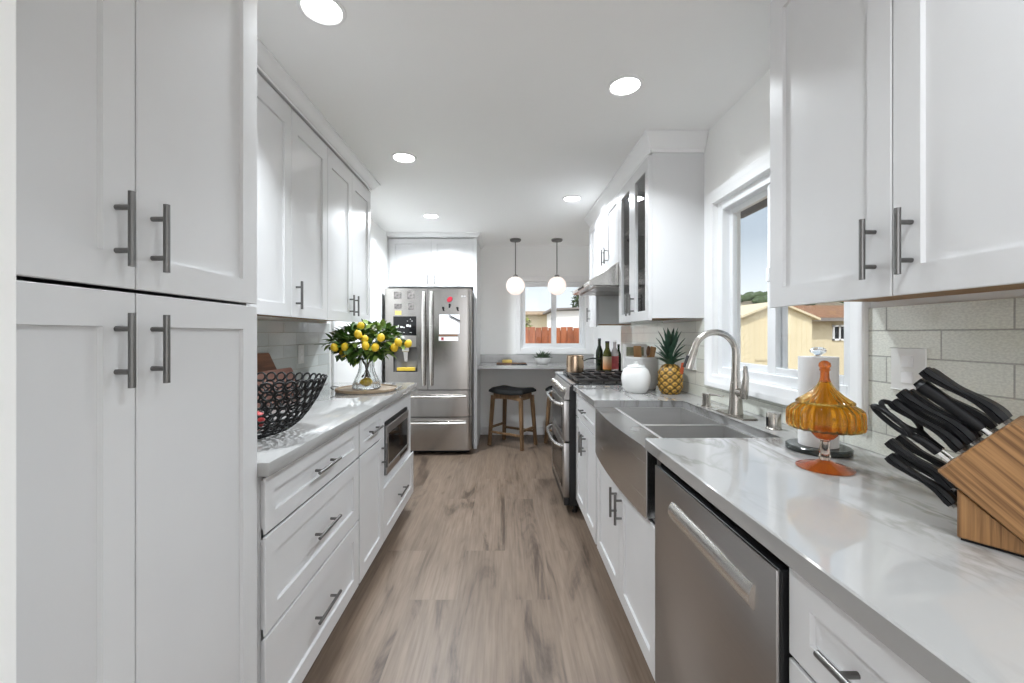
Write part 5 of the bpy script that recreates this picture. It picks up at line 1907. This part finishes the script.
lb_ = thing('lemon_branches', 'leafy branches with yellow lemons in the glass vase', 'lemon branches', (vx, vy, zv + 0.02))
rr = random.Random(21)
tips = []
st_ = MB()
for i in range(11):
    a = 2 * PI * i / 11 + rr.uniform(-0.2, 0.2)
    c1 = V((vx + 0.028 * math.cos(a + PI), vy + 0.028 * math.sin(a + PI), zv + 0.022 + 0.05 * (i % 2)))
    c2 = V((vx + 0.016 * math.cos(a), vy + 0.016 * math.sin(a), zv + 0.160))
    rad = rr.uniform(0.10, 0.20)
    c3 = V((vx + rad * math.cos(a), vy + rad * 0.8 * math.sin(a), zv + rr.uniform(0.25, 0.36)))
    st_.tube([c1, c2, (c2 + c3) / 2 + V((0, 0, 0.025)), c3], [0.0035, 0.003, 0.0025, 0.0015], 6)
    tips.append(c3)
st_.build('stems', M_STEM, lb_, angle=80)
CC = V((vx, vy, zv + 0.285))
lf, lf2, bl = MB(), MB(), MB()
for i in range(620):
    while True:
        q = V((rr.uniform(-1, 1), rr.uniform(-1, 1), rr.uniform(-1, 1)))
        if 0.25 < q.length < 1 and not (q.z < -0.55 and q.xy.length < 0.35):
            break
    f = q.length
    p = CC + V((q.x * 0.225, q.y * 0.180, q.z * 0.108 + (0.020 if q.x > 0 else 0)))
    d = (V((q.x, q.y, q.z * 0.7 + 0.15)) + V((rr.uniform(-.7, .7), rr.uniform(-.7, .7), rr.uniform(-.6, .5)))).normalized()
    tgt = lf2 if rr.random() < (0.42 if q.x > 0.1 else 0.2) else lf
    tgt.leaf(p, d, V((rr.uniform(-.4, .4), rr.uniform(-.4, .4), 1)), rr.uniform(0.042, 0.065), rr.uniform(0.027, 0.040), 0.25, rr.uniform(0.0, 0.45), 4)
# two stray leaves at the left
for (dx, dz) in ((-0.275, -0.005), (-0.245, 0.0)):
    lf.leaf(CC + V((dx + 0.04, -0.05, dz)), V((-1, -0.1, 0.15)), PZ, 0.075, 0.026, 0.2, 0.1, 4)
for i in range(16):
    a = rr.uniform(-0.6, 1.8)
    p = CC + V((0.19 * math.cos(a) * rr.uniform(.3, 1), -0.10 * rr.random() - .03, 0.085 + 0.03 * rr.random()))
    for k in range(5):
        b = 2 * PI * k / 5
        bl.leaf(p, V((math.cos(b), -0.5, math.sin(b))), PZ, 0.009, 0.006, 0.2, 0.2, 2)
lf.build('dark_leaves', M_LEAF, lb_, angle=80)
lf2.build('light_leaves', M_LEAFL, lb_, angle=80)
bl.build('blossoms', M_BLOSSOM, lb_, angle=80)
Yl = 2.485
for (pxl, pyl, dy_) in ((334.4, 347.5, 0.0), (345.0, 347.0, 0.0), (358.1, 334.4, -0.02), (360.7, 326.0, 0.05), (364.8, 339.5, 0.0), (365.5, 345.8, -0.02),
                        (375.2, 347.5, -0.02), (381.0, 337.7, -0.02), (398.3, 342.3, 0.02), (394.3, 347.8, 0.04), (408.2, 343.8, 0.06), (343.0, 353.0, 0.08)):
    Y_ = Yl + dy_
    p = V(((pxl - 505) * Y_ / 415, Y_, H - (pyl - 334.5) * Y_ / 415))
    MB().ellipsoid(p, 0.0225, 0.0225, 0.0265, ax=(rr.uniform(-.5, .5), rr.uniform(-.5, .5), 1), seg=14, rings=10, tip=0.12).build('lemon', M_LEMON, lb_, angle=80)

# ------------------------------------------------------------------ outside
gm = MB().box(XR + 0.16, 60, -20, 90, -0.45, -0.35)
gm.box(-30, XR + 0.16, YB + 0.16, 90, -0.45, -0.35)
struct('ground', gm, M_EARTH, smooth=False)
struct('bounce_ground', MB().box(-8, XR + 0.15, -14, YF - 0.01, -0.16, -0.06), M_BOUNCE)  # unseen pale ground, added to bounce sunlight up to the ceiling
# eave of this house outside the kitchen window
ev = MB()
ev.box(XR + T, 1.80, 0.3, 3.2, 2.30, 2.34)
ev.box(1.80, 1.83, 0.3, 3.2, 2.165, 2.36)
struct('eave', ev, M_SOFFIT, smooth=False)

# shed with its gable towards the kitchen
sh = thing('garden_shed', 'cream garden shed with a gabled front outside the kitchen window', 'shed', (5.2, 9.0, -0.35))
Ys = 9.0
xl, xr_ = (738.5 - 505) * Ys / 415, (812 - 505) * Ys / 415
ze, zp = H + 16.5 * Ys / 415, H + 31.0 * Ys / 415
xm_ = (776 - 505) * Ys / 415
wl_ = MB().prism([(xl, Ys, -0.35), (xr_, Ys, -0.35), (xr_, Ys, ze), (xm_, Ys, zp), (xl, Ys, ze)], (0, 3.0, 0))
wl_.build('walls', M_CREAM, sh, smooth=False)
rf = MB()
for (xa1, za1) in ((xl - 0.10, ze - 0.045), (xr_ + 0.10, ze - 0.055)):
    rf.prism([(xa1, Ys - 0.12, za1 + 0.004), (xm_, Ys - 0.12, zp + 0.004), (xm_, Ys - 0.12, zp + 0.05), (xa1, Ys - 0.12, za1 + 0.05)], (0, 3.24, 0))
rf.build('roof', M_CREAM2, sh, smooth=False)
bt = MB()
n = 14
for i in range(1, n):
    x = xl + (xr_ - xl) * i / n
    zt_ = ze + (zp - ze) * (1 - abs(x - xm_) / (xm_ - xl if x < xm_ else xr_ - xm_)) - 0.05
    bt.box(x - 0.006, x + 0.006, Ys - 0.006, Ys - 0.0005, -0.35, zt_)
bt.build('battens', M_CREAM, sh, smooth=False)
MB().box(xl + 0.35, xl + 1.05, Ys - 0.02, Ys - 0.007, 0.7, 0.76, 0.004).build('door_rail', M_CREAM2, sh)

# neighbouring house with brown roof
hs = thing('neighbour_house', 'cream house with a brown shingled roof outside the kitchen window', 'house', (10.5, 12.4, -0.35))
Yh = 12.4
hx0, hx1 = (793 - 505) * Yh / 415, (905 - 505) * Yh / 415
zeh = H + 14.0 * Yh / 415
MB().box(hx0, hx1, Yh, Yh + 2.0, -0.35, zeh).build('walls', M_CREAM2, hs, smooth=False)
MB().prism([(hx0 - 0.06, Yh - 0.35, zeh), (hx0 - 0.06, Yh - 0.35, zeh + 0.08), (hx0 - 0.06, Yh + 1.0, zeh + 0.52), (hx0 - 0.06, Yh + 2.35, zeh + 0.08), (hx0 - 0.06, Yh + 2.35, zeh)], (hx1 - hx0 + 0.36, 0, 0)).build('roof', M_ROOF, hs, smooth=False)
MB().box(hx0 - 0.06, hx1 + 0.3, Yh - 0.38, Yh - 0.351, zeh - 0.03, zeh + 0.07).build('gutter', M_SOFFIT, hs)
wx0, wx1 = (832 - 505) * Yh / 415, (846 - 505) * Yh / 415
wz0, wz1 = H - 6.0 * Yh / 415, H + 9.5 * Yh / 415
wf = MB()
for (a, b, c_, d2) in ((wx0, wx1, wz0, wz0 + .05), (wx0, wx1, wz1 - .05, wz1), (wx0, wx0 + .05, wz0, wz1), (wx1 - .05, wx1, wz0, wz1), ((wx0 + wx1) / 2 - .02, (wx0 + wx1) / 2 + .02, wz0, wz1)):
    wf.box(a, b, Yh - 0.04, Yh - 0.0005, c_, d2)
wfo = wf.build('window_frame', M_VINYL, hs)
MB().box(wx0 + .05, wx1 - .05, Yh - 0.015, Yh - 0.0015, wz0 + .05, wz1 - .05).build('pane', M_BLACKGLASS, wfo)
sgd = MB()
for i in range(1, 18):
    x = hx0 + (hx1 - hx0) * i / 18
    if wx0 - 0.03 < x < wx1 + 0.03:
        continue
    sgd.box(x - 0.006, x + 0.006, Yh - 0.006, Yh - 0.0005, -0.35, zeh - 0.035)
sgd.build('battens', M_CREAM2, hs, smooth=False)

# hillside
hl = MB()
gxn, gyn = 34, 16
vs = {}
for i in range(gxn + 1):
    for j in range(gyn + 1):
        x = 15 + 75 * i / gxn
        y = 42 + 40 * j / gyn
        cxh, cyh = 43.5, 68
        e_ = math.exp(-(((x - cxh) / 22) ** 2 + ((y - cyh) / 18) ** 2))
        vs[i, j] = hl.bm.verts.new((x, y, -1.0 + 8.6 * e_ + 0.0 + 0.5 * noise.noise(V((x * 0.2, y * 0.2, 0)))))
for i in range(gxn):
    for j in range(gyn):
        hl.bm.faces.new((vs[i, j], vs[i + 1, j], vs[i + 1, j + 1], vs[i, j + 1]))
struct('hillside', hl, M_HILL, angle=80)
sb = MB()
rr = random.Random(5)
for i in range(260):
    x, y = rr.gauss(42, 9), rr.uniform(58, 70)
    e_ = math.exp(-(((x - 43.5) / 22) ** 2 + ((y - 68) / 18) ** 2))
    if e_ < 0.80 and rr.random() < 0.85:
        continue
    zz = -1.0 + 8.6 * e_
    rb = rr.uniform(0.35, 0.95)
    r = bmesh.ops.create_icosphere(sb.bm, subdivisions=2, radius=1)
    for v in r['verts']:
        f_ = 1 + 0.35 * noise.noise(v.co * 2.3 + V((i, 0, 0)))
        v.co = V((x + v.co.x * rb * 1.2 * f_, y + v.co.y * rb * f_, zz + 0.2 + v.co.z * rb * 0.8 * f_))
so = sb.build('hill_scrub', M_SCRUB, angle=80)
so['kind'] = 'stuff'
tag(so, 'dark green scrub growing on the dry hillside', 'shrubs')

# back yard: fence, white building, cream building, tree, bush
fe = thing('board_fence', 'orange cedar board fence outside the back window', 'fence', (1.2, 9.0, -0.35))
rr = random.Random(9)
bd_ = MB()
x = -1.0
Yf = 9.0
while x < 4.0:
    wdt = rr.uniform(0.13, 0.15)
    zt_ = 1.425 + rr.uniform(-0.012, 0.012)
    bd_.box(x, x + wdt - 0.012, Yf, Yf + 0.018, -0.35, zt_, 0.002)
    x += wdt
bd_.build('boards', M_FENCE, fe, smooth=False)
MB().box(-1.0, 4.0, Yf + 0.061, Yf + 0.075, -0.35, 1.36).box(-1.0, 4.0, Yf + 0.019, Yf + 0.06, 0.2, 0.28).box(-1.0, 4.0, Yf + 0.019, Yf + 0.06, 1.15, 1.23).build('rails', M_FENCE, fe, smooth=False)
Yw = 13.0
wh = thing('outbuilding', 'white outbuilding with a dark roof edge behind the fence', 'building', (2.3, 13.0, -0.35))
xw0, xw1 = (555 - 505) * Yw / 415, (625 - 505) * Yw / 415
zw = H + 24.0 * Yw / 415
MB().box(xw0, xw1, Yw, Yw + 2.5, -0.35, zw).build('walls', M_WHITEHOUSE, wh, smooth=False)
MB().prism([(xw0 - 0.15, Yw - 0.15, zw), (xw1 + 0.15, Yw - 0.15, zw + 0.10), (xw1 + 0.15, Yw - 0.15, zw + 0.16), (xw0 - 0.15, Yw - 0.15, zw + 0.06)], (0, 2.8, 0)).build('roof', M_SOFFIT, wh, smooth=False)
Yc = 17.0
ch = thing('neighbour_house', 'cream house with a low tan roof behind the fence', 'house', (0.8, 17, -0.35))
xc0, xc1 = (505 - 505) * Yc / 415, (568 - 505) * Yc / 415
zc = H + 19.5 * Yc / 415
MB().box(xc0 + 0.6, xc1, Yc, Yc + 4, -0.35, zc).build('walls', M_CREAM, ch, smooth=False)
MB().prism([(xc0, Yc - 0.4, zc), (xc0, Yc - 0.4, zc + 0.10), (xc0, Yc + 2.0, zc + 0.28), (xc0, Yc + 4.4, zc + 0.10), (xc0, Yc + 4.4, zc)], (xc1 - xc0, 0, 0)).build('roof', M_TRAYWOOD, ch, smooth=False)


def tree(name, label, cx, cy, zb0, zc0, rx, rz, mat, n, ls, cat, seed, trunk=0.12):
    r = thing(name, label, cat, (cx, cy, -0.35))
    rq = random.Random(seed)
    tm = MB().tube([(cx, cy, -0.35), (cx + 0.05, cy, zb0), (cx, cy, zc0)], [trunk, trunk * 0.8, trunk * 0.3], 10)
    for k in range(6):
        a = 2 * PI * k / 6
        tm.tube([(cx, cy, zb0 + 0.1 * k), (cx + rx * 0.6 * math.cos(a), cy + rx * 0.6 * math.sin(a), zc0 + rz * 0.3)], [trunk * 0.4, trunk * 0.1], 6)
    tm.build('trunk', M_STEM, r, angle=80)
    fm_ = MB()
    for i in range(n):
        while True:
            q = V((rq.uniform(-1, 1), rq.uniform(-1, 1), rq.uniform(-1, 1)))
            if q.length < 1:
                break
        p = V((cx + q.x * rx, cy + q.y * rx, zc0 + q.z * rz))
        fm_.leaf(p, V((rq.uniform(-1, 1), rq.uniform(-1, 1), rq.uniform(-.8, .6))), PZ, ls * rq.uniform(.7, 1.3), ls * 0.5, 0.2, 0.2, 2)
    fm_.build('foliage', mat, r, angle=80)


tree('leafy_tree', 'dark green tree above the outbuilding roof', (586 - 505) * 20 / 415, 20, 1.4, H + 32 * 20 / 415, 0.72, 0.75, M_SCRUB, 700, 0.22, 'tree', 2)
tree('garden_bush', 'yellow green bush behind the fence at the left of the back window', (524.5 - 505) * 11 / 415, 11, 0.5, H + 8.0 * 11 / 415, 0.17, 0.30, M_BUSH, 320, 0.09, 'bush', 6, 0.03)
